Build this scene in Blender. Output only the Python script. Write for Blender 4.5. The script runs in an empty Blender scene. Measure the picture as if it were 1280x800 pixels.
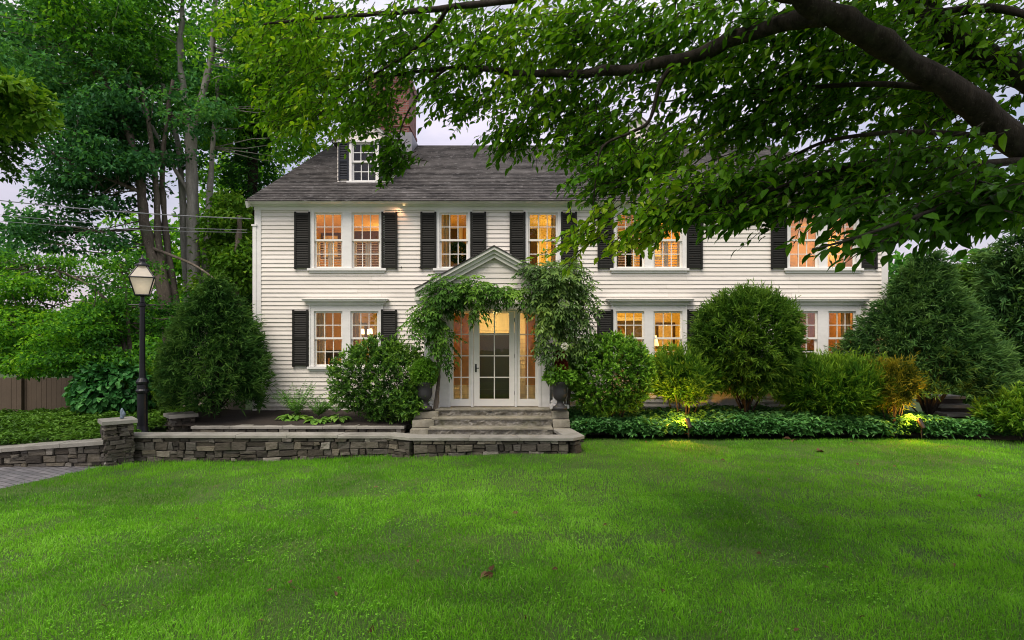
import bpy, math, numpy as np
from mathutils import Vector
rng = np.random.default_rng(11)
R = math.radians
C = bpy.context.scene.collection
F, HZ, CZ = 740.0, 425.0, 2.0            # focal length in photo pixels, horizon row, eye height


def P(px, py, d):
    """world point seen at photo pixel (px,py) that stands d metres in front of the eye"""
    return np.array([(px - 640) * d / F, d, CZ + (HZ - py) * d / F])


def PX(px, d): return (px - 640) * d / F
def PZ(py, d): return CZ + (HZ - py) * d / F


def norm(a):
    return a / np.maximum(np.linalg.norm(a, axis=-1, keepdims=True), 1e-9)


def sstep(a, b, x):
    t = np.clip((x - a) / (b - a), 0, 1)
    return t * t * (3 - 2 * t)


_lat = rng.random((64, 64))
def vnoise(x, y):
    xi, yi = np.floor(x).astype(int), np.floor(y).astype(int)
    fx, fy = x - xi, y - yi
    fx, fy = fx * fx * (3 - 2 * fx), fy * fy * (3 - 2 * fy)
    g = lambda a, b: _lat[a % 64, b % 64]
    return (g(xi, yi) * (1 - fx) + g(xi + 1, yi) * fx) * (1 - fy) + (g(xi, yi + 1) * (1 - fx) + g(xi + 1, yi + 1) * fx) * fy


_ph = rng.random((8, 4)) * 6.28
_dr = norm(rng.normal(size=(8, 3)))
def sn3(p, s):
    """cheap smooth 3-D noise in about -1..1"""
    o = 0
    for k in range(8):
        o = o + np.sin((p @ _dr[k]) * s * (0.7 + 0.2 * k) + _ph[k, 0])
    return o / 3.2


# ---------------------------------------------------------------- mesh building
class MB:
    def __init__(self):
        self.v, self.f3, self.f4, self.s, self.n = [], [], [], [], 0

    def add(self, v, f, shade=0.5):
        v = np.asarray(v, float).reshape(-1, 3)
        f = np.asarray(f, int)
        (self.f3 if f.shape[1] == 3 else self.f4).append(f + self.n)
        self.v.append(v)
        self.s.append(np.broadcast_to(np.asarray(shade, float), (len(v),)))
        self.n += len(v)
        return self

    def addmix(self, v, f3, f4, shade=0.5):
        v = np.asarray(v, float).reshape(-1, 3)
        if len(f3): self.f3.append(np.asarray(f3, int) + self.n)
        if len(f4): self.f4.append(np.asarray(f4, int) + self.n)
        self.v.append(v)
        self.s.append(np.broadcast_to(np.asarray(shade, float), (len(v),)))
        self.n += len(v)

    def box(self, x0, x1, y0, y1, z0, z1, shade=0.5, jit=0):
        v = np.array([[x, y, z] for z in (z0, z1) for y in (y0, y1) for x in (x0, x1)], float)
        if jit: v = v + rng.normal(size=v.shape) * jit
        return self.add(v, [[0, 2, 3, 1], [4, 5, 7, 6], [0, 1, 5, 4], [2, 6, 7, 3], [0, 4, 6, 2], [1, 3, 7, 5]], shade)

    def obox(self, a, b, w, h, up=(0, 0, 1), shade=0.5):
        """bar from a to b, w across and h along up"""
        a, b, up = np.array(a, float), np.array(b, float), np.array(up, float)
        d = norm(b - a); s = norm(np.cross(d, up)); u = np.cross(s, d)
        v = [p + s * i * w / 2 + u * j * h / 2 for p in (a, b) for j in (-1, 1) for i in (-1, 1)]
        return self.add(v, [[0, 2, 3, 1], [4, 5, 7, 6], [0, 1, 5, 4], [2, 6, 7, 3], [0, 4, 6, 2], [1, 3, 7, 5]], shade)

    def tube(self, pts, rad, n=6, shade=0.5, cap=True):
        pts = np.array(pts, float); m = len(pts)
        rad = np.broadcast_to(np.asarray(rad, float), (m,))
        t = np.gradient(pts, axis=0); t = norm(t)
        ref = np.array([0.31, 0.2, 0.93]) if abs(t[:, 2]).mean() < 0.8 else np.array([0.9, 0.4, 0.1])
        s = norm(np.cross(t, ref)); u = np.cross(s, t)
        a = np.arange(n) * 2 * math.pi / n
        v = pts[:, None] + rad[:, None, None] * (s[:, None] * np.cos(a)[None, :, None] + u[:, None] * np.sin(a)[None, :, None])
        i, j = np.meshgrid(np.arange(m - 1), np.arange(n), indexing='ij')
        q = np.stack([i * n + j, i * n + (j + 1) % n, (i + 1) * n + (j + 1) % n, (i + 1) * n + j], -1).reshape(-1, 4)
        v = v.reshape(-1, 3); f3 = []
        if cap:
            v = np.vstack([v, pts[:1], pts[-1:]])
            for k in range(n):
                f3 += [[m * n, (k + 1) % n, k], [m * n + 1, (m - 1) * n + k, (m - 1) * n + (k + 1) % n]]
        self.addmix(v, f3, q, shade)
        return self

    def lathe(self, c, prof, n=20, shade=0.5, rot=0):
        prof = np.array(prof, float); m = len(prof)
        a = np.arange(n) * 2 * math.pi / n + rot
        v = np.stack([prof[:, None, 0] * np.cos(a), prof[:, None, 0] * np.sin(a), np.repeat(prof[:, 1:2], n, 1)], -1).reshape(-1, 3) + np.array(c)
        i, j = np.meshgrid(np.arange(m - 1), np.arange(n), indexing='ij')
        q = np.stack([i * n + j, i * n + (j + 1) % n, (i + 1) * n + (j + 1) % n, (i + 1) * n + j], -1).reshape(-1, 4)
        return self.add(v, q, shade)

    def prism(self, poly, y0, y1, shade=0.5):
        """polygon of (x,z) pushed from y0 to y1 (convex)"""
        poly = np.array(poly, float); n = len(poly)
        v = np.vstack([np.c_[poly[:, 0], np.full(n, y0), poly[:, 1]], np.c_[poly[:, 0], np.full(n, y1), poly[:, 1]]])
        f3 = [[0, k, k + 1] for k in range(1, n - 1)] + [[n, n + k + 1, n + k] for k in range(1, n - 1)]
        f4 = [[k, n + k, n + (k + 1) % n, (k + 1) % n] for k in range(n)]
        self.addmix(v, f3, f4, shade); return self

    def grid(self, xs, ys, zf, shade=0.5):
        xs, ys = np.array(xs, float), np.array(ys, float)
        x, y = np.meshgrid(xs, ys, indexing='ij')
        z = zf(x, y)
        nx, ny = len(xs), len(ys)
        i, j = np.meshgrid(np.arange(nx - 1), np.arange(ny - 1), indexing='ij')
        q = np.stack([i * ny + j, (i + 1) * ny + j, (i + 1) * ny + j + 1, i * ny + j + 1], -1).reshape(-1, 4)
        return self.add(np.stack([x, y, z], -1).reshape(-1, 3), q, shade)

    def leaves(self, p, d, nrm, L, W, shade, kind='diamond', droop=0.15):
        """leaf blades: p base, d direction, nrm facing, L length, W width"""
        n = len(p)
        L = np.broadcast_to(L, (n,))[:, None]; W = np.broadcast_to(W, (n,))[:, None]
        shade = np.broadcast_to(shade, (n,))
        d = norm(d); s = norm(np.cross(d, nrm)); u = np.cross(s, d)
        b = np.arange(n)[:, None]
        if kind == 'diamond':
            v = np.stack([p, p + d * L * .45 + s * W * .5 + u * W * .12, p + d * L - u * L * droop, p + d * L * .45 - s * W * .5 + u * W * .12], 1)
            f = b * 4 + np.array([[0, 1, 2, 3]])
            sh = np.stack([shade - .12, shade, shade + .12, shade], 1)
            return self.add(v.reshape(-1, 3), f, sh.reshape(-1))
        if kind == 'fold':
            v = np.stack([p, p + d * L * .4 + s * W * .5 + u * W * .2, p + d * L - u * L * droop, p + d * L * .4 - s * W * .5 + u * W * .2], 1)
            f = np.concatenate([b * 4 + np.array([[0, 1, 2]]), b * 4 + np.array([[0, 2, 3]])])
            sh = np.stack([shade - .1, shade, shade + .1, shade], 1)
            return self.add(v.reshape(-1, 3), f, sh.reshape(-1))
        # full ovate leaf with a fold along the midrib and a bent tip
        m1 = p + d * L * .33 - u * L * droop * .1
        m2 = p + d * L * .68 - u * L * droop * .4
        m3 = p + d * L - u * L * droop
        e = u * W * .16
        v = np.stack([p, m1, m2, m3, m1 + s * W * .47 + e, m2 + s * W * .40 + e, m1 - s * W * .47 + e, m2 - s * W * .40 + e], 1)
        f3 = np.concatenate([b * 8 + np.array([q]) for q in ([0, 4, 1], [2, 5, 3], [0, 1, 6], [2, 3, 7])])
        f4 = np.concatenate([b * 8 + np.array([q]) for q in ([1, 4, 5, 2], [1, 2, 7, 6])])
        sh = shade[:, None] + np.array([[-.05, .04, .04, .08, 0, 0, 0, 0]])
        self.addmix(v.reshape(-1, 3), f3, f4, sh.reshape(-1))
        return self

    def build(self, name, mat, parent=None, loc=None, smooth=False, scale=1):
        V = np.vstack(self.v)
        off = np.zeros(3)
        if parent is not None:
            r = parent
            while r.parent: r = r.parent
            off = np.array(r.location)
        if loc is not None: off = off + np.array(loc, float)
        V = V - off
        me = bpy.data.meshes.new(name)
        f3 = np.vstack(self.f3) if self.f3 else np.zeros((0, 3), int)
        f4 = np.vstack(self.f4) if self.f4 else np.zeros((0, 4), int)
        me.vertices.add(len(V)); me.vertices.foreach_set('co', V.astype(np.float32).ravel())
        loops = np.concatenate([f3.ravel(), f4.ravel()]).astype(np.int32)
        me.loops.add(len(loops)); me.loops.foreach_set('vertex_index', loops)
        nf = len(f3) + len(f4)
        me.polygons.add(nf)
        st = np.concatenate([np.arange(len(f3)) * 3, len(f3) * 3 + np.arange(len(f4)) * 4]).astype(np.int32)
        me.polygons.foreach_set('loop_start', st)
        a = me.attributes.new('shade', 'FLOAT', 'POINT')
        a.data.foreach_set('value', np.concatenate(self.s).astype(np.float32))
        me.update(calc_edges=True)
        me.polygons.foreach_set('use_smooth', np.full(nf, smooth))
        me.materials.append(mat)
        o = bpy.data.objects.new(name, me); C.objects.link(o)
        if parent is not None: o.parent = parent
        if loc is not None: o.location = loc
        return o


def tag(o, label=None, cat=None, group=None, kind=None):
    if label: o['label'] = label
    if cat: o['category'] = cat
    if group: o['group'] = group
    if kind: o['kind'] = kind
    return o


def thing(name, label, cat, loc=(0, 0, 0), group=None):
    o = bpy.data.objects.new(name, None); C.objects.link(o); o.location = [float(q) for q in loc]
    o.empty_display_size = .2
    return tag(o, label, cat, group)


def part(name, parent):
    """an empty that only carries sub-parts"""
    o = bpy.data.objects.new(name, None); C.objects.link(o); o.parent = parent; o.empty_display_size = .1
    return o


def copy_tree(o, parent=None):
    c = o.copy(); C.objects.link(c); c.parent = parent
    for ch in list(o.children): copy_tree(ch, c)
    return c


# ---------------------------------------------------------------- materials
class NT:
    def __init__(self, name):
        self.m = bpy.data.materials.new(name); self.m.use_nodes = True
        self.t = self.m.node_tree; self.t.nodes.clear()
        self.out = self.n('ShaderNodeOutputMaterial')

    def n(self, kind, **kw):
        x = self.t.nodes.new(kind)
        for k, v in kw.items(): setattr(x, k, v)
        return x

    def l(self, a, b): self.t.links.new(a, b)

    def coord(self, which='Object'): return self.n('ShaderNodeTexCoord').outputs[which]

    def mapping(self, src, scale=(1, 1, 1), rot=(0, 0, 0)):
        m = self.n('ShaderNodeMapping'); m.inputs['Scale'].default_value = scale; m.inputs['Rotation'].default_value = rot
        self.l(src, m.inputs[0]); return m.outputs[0]

    def noise(self, src, scale, detail=4, rough=.6):
        x = self.n('ShaderNodeTexNoise'); x.inputs['Scale'].default_value = scale; x.inputs['Detail'].default_value = detail
        x.inputs['Roughness'].default_value = rough
        if src: self.l(src, x.inputs['Vector'])
        return x.outputs['Fac']

    def ramp(self, src, stops):
        x = self.n('ShaderNodeValToRGB'); e = x.color_ramp.elements
        while len(e) < len(stops): e.new(.5)
        for k, (p, c) in enumerate(stops):
            e[k].position = p; e[k].color = (*c, 1)
        self.l(src, x.inputs[0]); return x.outputs[0]

    def mix(self, a, b, fac, mode='MIX'):
        x = self.n('ShaderNodeMix', data_type='RGBA', blend_type=mode)
        for s, i in ((fac, 0), (a, 6), (b, 7)):
            if isinstance(s, (int, float)): x.inputs[i].default_value = s
            elif isinstance(s, tuple): x.inputs[i].default_value = (*s, 1)
            else: self.l(s, x.inputs[i])
        return x.outputs[2]

    def math(self, op, a, b=0.0):
        x = self.n('ShaderNodeMath', operation=op)
        for s, i in ((a, 0), (b, 1)):
            if isinstance(s, (int, float)): x.inputs[i].default_value = s
            else: self.l(s, x.inputs[i])
        return x.outputs[0]

    def shade(self):
        return self.n('ShaderNodeAttribute', attribute_name='shade').outputs['Fac']

    def bump(self, h, strength, dist=.01):
        x = self.n('ShaderNodeBump'); x.inputs['Strength'].default_value = strength; x.inputs['Distance'].default_value = dist
        self.l(h, x.inputs['Height']); return x.outputs[0]

    def bsdf(self, col, rough=.6, bump=None, metal=0, spec=.5, emit=None, es=0):
        p = self.n('ShaderNodeBsdfPrincipled')
        if isinstance(col, tuple): p.inputs['Base Color'].default_value = (*col, 1)
        else: self.l(col, p.inputs['Base Color'])
        if isinstance(rough, (int, float)): p.inputs['Roughness'].default_value = rough
        else: self.l(rough, p.inputs['Roughness'])
        p.inputs['Metallic'].default_value = metal
        p.inputs['Specular IOR Level'].default_value = spec
        if bump: self.l(bump, p.inputs['Normal'])
        if emit: p.inputs['Emission Color'].default_value = (*emit, 1); p.inputs['Emission Strength'].default_value = es
        return p.outputs[0]

    def done(self, sh): self.l(sh, self.out.inputs[0]); return self.m


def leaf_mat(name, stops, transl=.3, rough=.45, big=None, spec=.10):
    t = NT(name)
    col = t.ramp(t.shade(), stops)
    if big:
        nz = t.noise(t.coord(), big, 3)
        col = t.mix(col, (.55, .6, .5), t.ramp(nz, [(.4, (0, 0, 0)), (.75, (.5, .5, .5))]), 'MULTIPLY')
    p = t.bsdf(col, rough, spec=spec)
    if not transl: return t.done(p)
    tr = t.n('ShaderNodeBsdfTranslucent')
    t.l(t.mix(col, (1.0, 1.0, .35), 1.0, 'MULTIPLY'), tr.inputs[0])
    m = t.n('ShaderNodeMixShader'); m.inputs[0].default_value = transl
    t.l(p, m.inputs[1]); t.l(tr.outputs[0], m.inputs[2])
    return t.done(m.outputs[0])


def greens(d, m, l): return [(0.0, d), (.5, m), (1.0, l)]


def plain(name, col, rough=.6, metal=0, var=.25, scale=6, bump=.2, spec=.5):
    t = NT(name); co = t.coord()
    n1 = t.noise(co, scale, 5)
    c = t.mix(tuple(q * (1 - var) for q in col), tuple(min(1, q * (1 + var)) for q in col), n1)
    return t.done(t.bsdf(c, rough, t.bump(t.noise(co, scale * 12, 4), bump, .004), metal, spec))


def paint(name, col, rough=.45, dirt=.12, scale=3, bump=.15):
    t = NT(name); co = t.coord()
    n1 = t.noise(t.mapping(co, (1, 1, 2.5)), scale, 6)
    c = t.mix(col, tuple(q * .72 for q in col), t.ramp(n1, [(.42, (0, 0, 0)), (.8, (dirt * 4,) * 3)]))
    n2 = t.noise(t.mapping(co, (2, 2, 30)), 8, 3)
    return t.done(t.bsdf(c, rough, t.bump(n2, bump, .002)))


M = {}
M['white'] = paint('white_paint', (.78, .77, .75))
M['siding'] = None
def siding_mat():
    t = NT('clapboard_paint'); co = t.coord()
    n1 = t.noise(t.mapping(co, (.6, 1, 4)), 2.2, 6)
    n2 = t.noise(t.mapping(co, (1.2, 1, 28)), 3, 3)
    c = t.mix((.85, .80, .745), (.72, .675, .62), t.ramp(n1, [(.42, (0, 0, 0)), (.75, (.7, .7, .7))]))
    c = t.mix(c, (.9, .9, .9), t.ramp(n2, [(.35, (1, 1, 1)), (.65, (0, 0, 0))]), 'MULTIPLY')
    sx = t.n('ShaderNodeSeparateXYZ'); t.l(co, sx.inputs[0])
    low = t.math('MULTIPLY', t.ramp(t.math('MULTIPLY', sx.outputs[2], .7), [(0, (1, 1, 1)), (.85, (0, 0, 0))]), t.ramp(t.noise(t.mapping(co, (3, 1, .8)), 3, 5), [(.35, (0, 0, 0)), (.7, (1, 1, 1))]))
    c = t.mix(c, (.42, .42, .36), t.math('MULTIPLY', low, .45))
    c = t.mix(c, (.86, .86, .85), t.math('MULTIPLY', t.shade(), .8), 'MULTIPLY')
    return t.done(t.bsdf(c, .55, t.bump(n2, .2, .002), spec=.3))
M['siding'] = siding_mat()
M['trim_grey'] = paint('grey_trim_paint', (.66, .65, .61))
M['sash'] = paint('sash_paint', (.80, .78, .73), dirt=.06)
M['shutter'] = plain('black_green_paint', (.0105, .0105, .0085), .6, 0, .4, 4, .1, .25)
M['shutter_blue'] = plain('blue_black_paint', (.011, .015, .024), .6, 0, .3, 4, .1, .25)


def roof_mat():
    t = NT('roof_shingles'); co = t.coord()
    br = t.n('ShaderNodeTexBrick'); br.inputs['Scale'].default_value = 1; br.offset = .5
    br.inputs['Brick Width'].default_value = .24; br.inputs['Row Height'].default_value = .1365
    br.inputs['Mortar Size'].default_value = .004; br.inputs['Bias'].default_value = 0
    br.inputs['Color1'].default_value = (.020, .0185, .019, 1); br.inputs['Color2'].default_value = (.056, .051, .049, 1)
    br.inputs['Mortar'].default_value = (.012, .012, .013, 1)
    t.l(t.coord('Object'), br.inputs['Vector'])
    n1 = t.noise(t.mapping(co, (.8, 1, 1)), 1.3, 6, .7)
    c = t.mix(br.outputs[0], (.095, .088, .086), t.ramp(n1, [(.44, (0, 0, 0)), (.62, (.85, .85, .85))]))
    n2 = t.noise(t.mapping(co, (1.3, 6, 1)), 4, 6, .75)
    c = t.mix(c, (.27, .26, .26), t.ramp(n2, [(.55, (0, 0, 0)), (.66, (.8, .8, .8))]))
    return t.done(t.bsdf(c, .9, t.bump(t.noise(co, 60, 4), .4, .01), spec=.2))


def brick_mat(name, c1, c2, mort, bw, rh, ms, vec='wall', bump=.5):
    t = NT(name); co = t.coord()
    if vec == 'wall':
        s = t.n('ShaderNodeSeparateXYZ'); t.l(co, s.inputs[0]); k = t.n('ShaderNodeCombineXYZ')
        t.l(t.math('ADD', s.outputs[0], s.outputs[1]), k.inputs[0]); t.l(s.outputs[2], k.inputs[1]); v = k.outputs[0]
    else: v = t.mapping(co, rot=(0, 0, vec))
    br = t.n('ShaderNodeTexBrick'); br.inputs['Scale'].default_value = 1
    br.inputs['Brick Width'].default_value = bw; br.inputs['Row Height'].default_value = rh; br.inputs['Mortar Size'].default_value = ms
    br.inputs['Color1'].default_value = (*c1, 1); br.inputs['Color2'].default_value = (*c2, 1); br.inputs['Mortar'].default_value = (*mort, 1)
    t.l(v, br.inputs['Vector'])
    n = t.noise(co, 3, 5)
    c = t.mix(br.outputs[0], (.45, .42, .42), t.ramp(n, [(.45, (0, 0, 0)), (.8, (.8, .8, .8))]), 'MULTIPLY')
    h = t.mix(t.mix((1, 1, 1), (0, 0, 0), br.outputs['Fac']), t.noise(co, 60, 3), .25)
    return t.done(t.bsdf(c, .85, t.bump(h, bump, .01)))


M['roof'] = roof_mat()
M['brick'] = brick_mat('chimney_brick', (.20, .062, .05), (.29, .10, .08), (.22, .18, .16), .21, .075, .01)
M['pavers'] = brick_mat('driveway_pavers', (.13, .13, .14), (.20, .19, .20), (.05, .05, .045), .24, .12, .008, .5, .6)


def stone_mat():
    t = NT('ledge_stone'); co = t.coord()
    c = t.ramp(t.shade(), [(0, (.04, .034, .027)), (.35, (.088, .074, .055)), (.6, (.125, .115, .10)), (.85, (.20, .175, .13)), (1, (.34, .32, .28))])
    n = t.noise(t.mapping(co, (1, 1, 3)), 9, 6, .7)
    c = t.mix(c, (.35, .33, .28), t.ramp(n, [(.3, (1, 1, 1)), (.62, (0, 0, 0))]), 'MULTIPLY')
    n3 = t.noise(co, 3.0, 5, .7)
    c = t.mix(c, (.055, .075, .03), t.ramp(n3, [(.58, (0, 0, 0)), (.75, (.6, .6, .6))]))
    return t.done(t.bsdf(c, .85, t.bump(t.noise(t.mapping(co, (1, 1, 2)), 30, 6, .7), .9, .02)))
M['stone'] = stone_mat()


def slab_mat(name, a, b, s=5, moss=.4):
    t = NT(name); co = t.coord()
    n = t.noise(co, s, 7, .7)
    c = t.mix(a, b, t.ramp(n, [(.3, (0, 0, 0)), (.7, (1, 1, 1))]))
    c = t.mix(c, (.4, .4, .38), t.ramp(t.noise(co, 1.7, 4), [(.5, (0, 0, 0)), (.75, (.8, .8, .8))]), 'MULTIPLY')
    if moss:
        c = t.mix(c, (.10, .105, .045), t.ramp(t.noise(co, 2.6, 6, .75), [(.5, (0, 0, 0)), (.7, (moss,) * 3)]))
    return t.done(t.bsdf(c, .8, t.bump(t.noise(co, 45, 6, .7), .7, .012)))
M['coping'] = slab_mat('bluestone_coping', (.25, .24, .21), (.33, .315, .28), 3, .25)
M['granite'] = slab_mat('rock_faced_granite', (.13, .115, .075), (.36, .34, .31), 11, .7)
M['tread'] = slab_mat('granite_tread', (.20, .18, .13), (.36, .34, .28), 6, .5)
M['terrace'] = slab_mat('terrace_flagstone', (.20, .195, .185), (.30, .29, .27), 2.5, .3)
M['soil'] = plain('dark_mulch', (.028, .02, .015), .95, var=.5, scale=30, bump=1)


def ground_mat():
    t = NT('grassy_ground'); co = t.coord()
    n = t.noise(co, .6, 6, .7)
    c = t.mix((.02, .05, .01), (.045, .075, .018), n)
    return t.done(t.bsdf(c, .95, t.bump(t.noise(co, 40, 5), .8, .03)))
M['ground'] = ground_mat()


def lawn_mat():
    t = NT('lawn_thatch'); co = t.coord()
    n = t.noise(co, 1.1, 6, .7)
    c = t.mix((.05, .12, .008), (.12, .22, .016), t.ramp(n, [(.3, (0, 0, 0)), (.7, (1, 1, 1))]))
    n2 = t.noise(co, 55, 5, .75)
    c = t.mix(c, (.25, .35, .2), t.ramp(n2, [(.35, (1, 1, 1)), (.6, (0, 0, 0))]), 'MULTIPLY')
    n3 = t.noise(co, 1.9, 5, .75)
    c = t.mix(c, (.11, .085, .035), t.ramp(n3, [(.60, (0, 0, 0)), (.74, (.8, .8, .8))]))
    return t.done(t.bsdf(c, .9, t.bump(n2, 1, .03)))
M['lawn'] = lawn_mat()
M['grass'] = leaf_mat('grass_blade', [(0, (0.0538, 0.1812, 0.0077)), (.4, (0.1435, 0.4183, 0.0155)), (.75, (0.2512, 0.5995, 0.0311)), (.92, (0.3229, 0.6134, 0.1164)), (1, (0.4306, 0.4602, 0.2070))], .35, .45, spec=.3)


def bark_mat(name, a, b, s=6):
    t = NT(name); co = t.coord()
    n = t.noise(t.mapping(co, (1, 1, .22)), s, 7, .75)
    c = t.mix(a, b, t.ramp(n, [(.32, (0, 0, 0)), (.68, (1, 1, 1))]))
    c = t.mix(c, (.10, .12, .07), t.ramp(t.noise(co, 1.8, 4), [(.55, (0, 0, 0)), (.75, (.5, .5, .5))]))
    c = t.mix(c, tuple(min(.5, q * 2.6) for q in b), t.ramp(t.noise(co, s * 2.2, 6, .8), [(.58, (0, 0, 0)), (.66, (.55, .55, .55))]))
    return t.done(t.bsdf(c, .9, t.bump(n, 1, .03), spec=.15))
M['bark_grey'] = bark_mat('smooth_grey_bark', (.16, .15, .135), (.40, .38, .345))
M['bark_brown'] = bark_mat('brown_bark', (.06, .05, .04), (.18, .15, .125))
M['bark_dark'] = bark_mat('dark_limb_bark', (.012, .010, .008), (.05, .041, .034), 14)
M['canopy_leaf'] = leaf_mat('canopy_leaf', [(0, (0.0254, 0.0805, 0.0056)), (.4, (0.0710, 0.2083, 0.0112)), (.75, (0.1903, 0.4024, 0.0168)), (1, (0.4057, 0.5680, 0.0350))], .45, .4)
M['maple_leaf'] = leaf_mat('maple_leaf', [(0, (0.0218, 0.0899, 0.0188)), (.45, (0.0765, 0.2544, 0.0301)), (.8, (0.1776, 0.4487, 0.0263)), (1, (0.3277, 0.5985, 0.0376))], .45)
M['blue_leaf'] = leaf_mat('dark_blue_green_leaf', greens((0.0224, 0.0896, 0.0319), (0.0668, 0.2315, 0.0728), (0.1485, 0.3732, 0.0911)), .45)
M['bright_leaf'] = leaf_mat('bright_green_leaf', greens((0.0320, 0.0960, 0.0096), (0.0960, 0.2400, 0.0192), (0.2400, 0.4000, 0.0400)), .4)
M['ivy'] = leaf_mat('ivy_leaf', greens((0.0070, 0.0252, 0.0126), (0.0168, 0.0588, 0.0280), (0.0350, 0.1050, 0.0420)), .15)
M['yew'] = leaf_mat('yew_needles', greens((0.0143, 0.0455, 0.0073), (0.0621, 0.1549, 0.0169), (0.1794, 0.3098, 0.0363)), .2, .5)
M['yew_dark'] = leaf_mat('dark_yew_needles', greens((0.0143, 0.0471, 0.0122), (0.0427, 0.1225, 0.0242), (0.1188, 0.2357, 0.0432)), .15, .5)
M['spruce'] = leaf_mat('blue_green_needles', greens((0.0135, 0.0451, 0.0132), (0.0496, 0.1278, 0.0330), (0.1242, 0.2349, 0.0551)), .15, .5)
M['box'] = leaf_mat('boxwood_leaf', greens((0.0236, 0.0761, 0.0079), (0.0992, 0.2614, 0.0206), (0.2599, 0.4990, 0.0475)), .25, .45, spec=.22)
M['holly'] = leaf_mat('broad_shrub_leaf', greens((0.0199, 0.0589, 0.0105), (0.0696, 0.1860, 0.0238), (0.2111, 0.3856, 0.0446)), .25, .35, spec=.22)
M['juniper'] = leaf_mat('juniper_sprays', greens((0.0146, 0.0525, 0.0079), (0.0621, 0.1777, 0.0158), (0.2192, 0.3634, 0.0264)), .2, .5)
M['spotlit'] = leaf_mat('spotlit_sprays', greens((.014, .032, .006), (.07, .10, .010), (.34, .28, .025)), .3, .5)  # yellow light of the garden spotlight put into the leaf colour
M['vine'] = leaf_mat('vine_leaflet', greens((0.0259, 0.0794, 0.0149), (0.0934, 0.2222, 0.0327), (0.2592, 0.4536, 0.0594)), .3, .35)
M['vine_dark'] = leaf_mat('dark_vine_leaflet', greens((0.0345, 0.0804, 0.0202), (0.0896, 0.1767, 0.0430), (0.2411, 0.3749, 0.0719)), .25, .35, spec=.22)
M['ground_cover'] = leaf_mat('ground_cover_leaf', greens((0.0281, 0.1013, 0.0276), (0.1054, 0.2926, 0.0776), (0.2808, 0.5400, 0.1294)), .2, .35, spec=.22)
M['cover_bright'] = leaf_mat('bright_cover_leaf', greens((0.0360, 0.0908, 0.0150), (0.1080, 0.2475, 0.0300), (0.2340, 0.3960, 0.0600)), .25, .4)
M['hosta'] = leaf_mat('hosta_leaf', greens((0.0546, 0.1428, 0.0210), (0.1456, 0.3192, 0.0490), (0.3094, 0.5040, 0.0980)), .3, .4)
M['fern'] = leaf_mat('fern_leaf', greens((0.0546, 0.1575, 0.0280), (0.1274, 0.2975, 0.0560), (0.2548, 0.4550, 0.1120)), .35, .5)
M['wide_leaf'] = leaf_mat('wide_shrub_leaf', greens((0.0144, 0.0672, 0.0192), (0.0480, 0.1904, 0.0461), (0.1200, 0.3360, 0.0864)), .25, .4)
M['red_leaf'] = leaf_mat('red_foliage', greens((.05, .008, .008), (.13, .02, .016), (.22, .06, .03)), .3)
M['petal'] = leaf_mat('white_petal', greens((.5, .5, .5), (.72, .72, .7), (.85, .85, .83)), .3)
M['dead'] = leaf_mat('dry_leaf', greens((.07, .035, .018), (.15, .085, .05), (.34, .22, .14)), .2, .7)
M['black_metal'] = plain('black_iron', (.011, .012, .017), .3, .3, .3, 9, .1)
M['urn'] = plain('dark_cast_urn', (.03, .03, .032), .6, 0, .5, 9, .5)
M['bronze'] = plain('dark_bronze', (.035, .027, .02), .5, .5, .3, 9, .2)
M['brass'] = plain('aged_brass', (.30, .2, .08), .35, .9, .2, 9, .1)
M['fence'] = plain('weathered_taupe_board', (.085, .062, .042), .85, 0, .25, 3, .5)
M['wire'] = plain('grey_cable', (.15, .16, .18), .6, 0, .1, 3, 0)
M['wall_tan'] = plain('warm_plaster', (.62, .41, .17), .85, 0, .1, 2, .05)
M['wall_cream'] = plain('cream_plaster', (.74, .60, .26), .85, 0, .08, 2, .05)
M['wall_red'] = plain('terracotta_plaster', (.45, .24, .13), .85, 0, .15, 2, .05)
M['wood_dark'] = plain('dark_walnut', (.05, .025, .012), .4, 0, .4, 8, .1)
M['linen'] = plain('linen_cloth', (.70, .60, .42), .9, 0, .08, 5, .1)
M['ceramic'] = plain('celadon_ceramic', (.25, .30, .24), .25, 0, .2, 4, .05)


def glass_mat(name, ior, tint=(1, 1, 1)):
    t = NT(name)
    fr = t.n('ShaderNodeFresnel'); fr.inputs[0].default_value = ior
    wob = t.bump(t.noise(t.coord(), 2.3, 2), .06, .02)
    g = t.n('ShaderNodeBsdfGlossy'); g.inputs['Roughness'].default_value = .0; g.inputs[0].default_value = (1, 1, 1, 1)
    t.l(wob, g.inputs['Normal'])
    tr = t.n('ShaderNodeBsdfTransparent'); tr.inputs[0].default_value = (*tint, 1)
    m = t.n('ShaderNodeMixShader'); t.l(fr.outputs[0], m.inputs[0]); t.l(tr.outputs[0], m.inputs[1]); t.l(g.outputs[0], m.inputs[2])
    return t.done(m.outputs[0])
M['glass'] = glass_mat('window_glass', 1.5, (.97, .97, .95))
M['glass_mirroring'] = glass_mat('mirroring_glass', 2.1, (.97, .97, .95))  # higher reflectance for chosen panes
M['glass_dark'] = glass_mat('dark_glass', 1.5, (.9, .95, .9))


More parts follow.
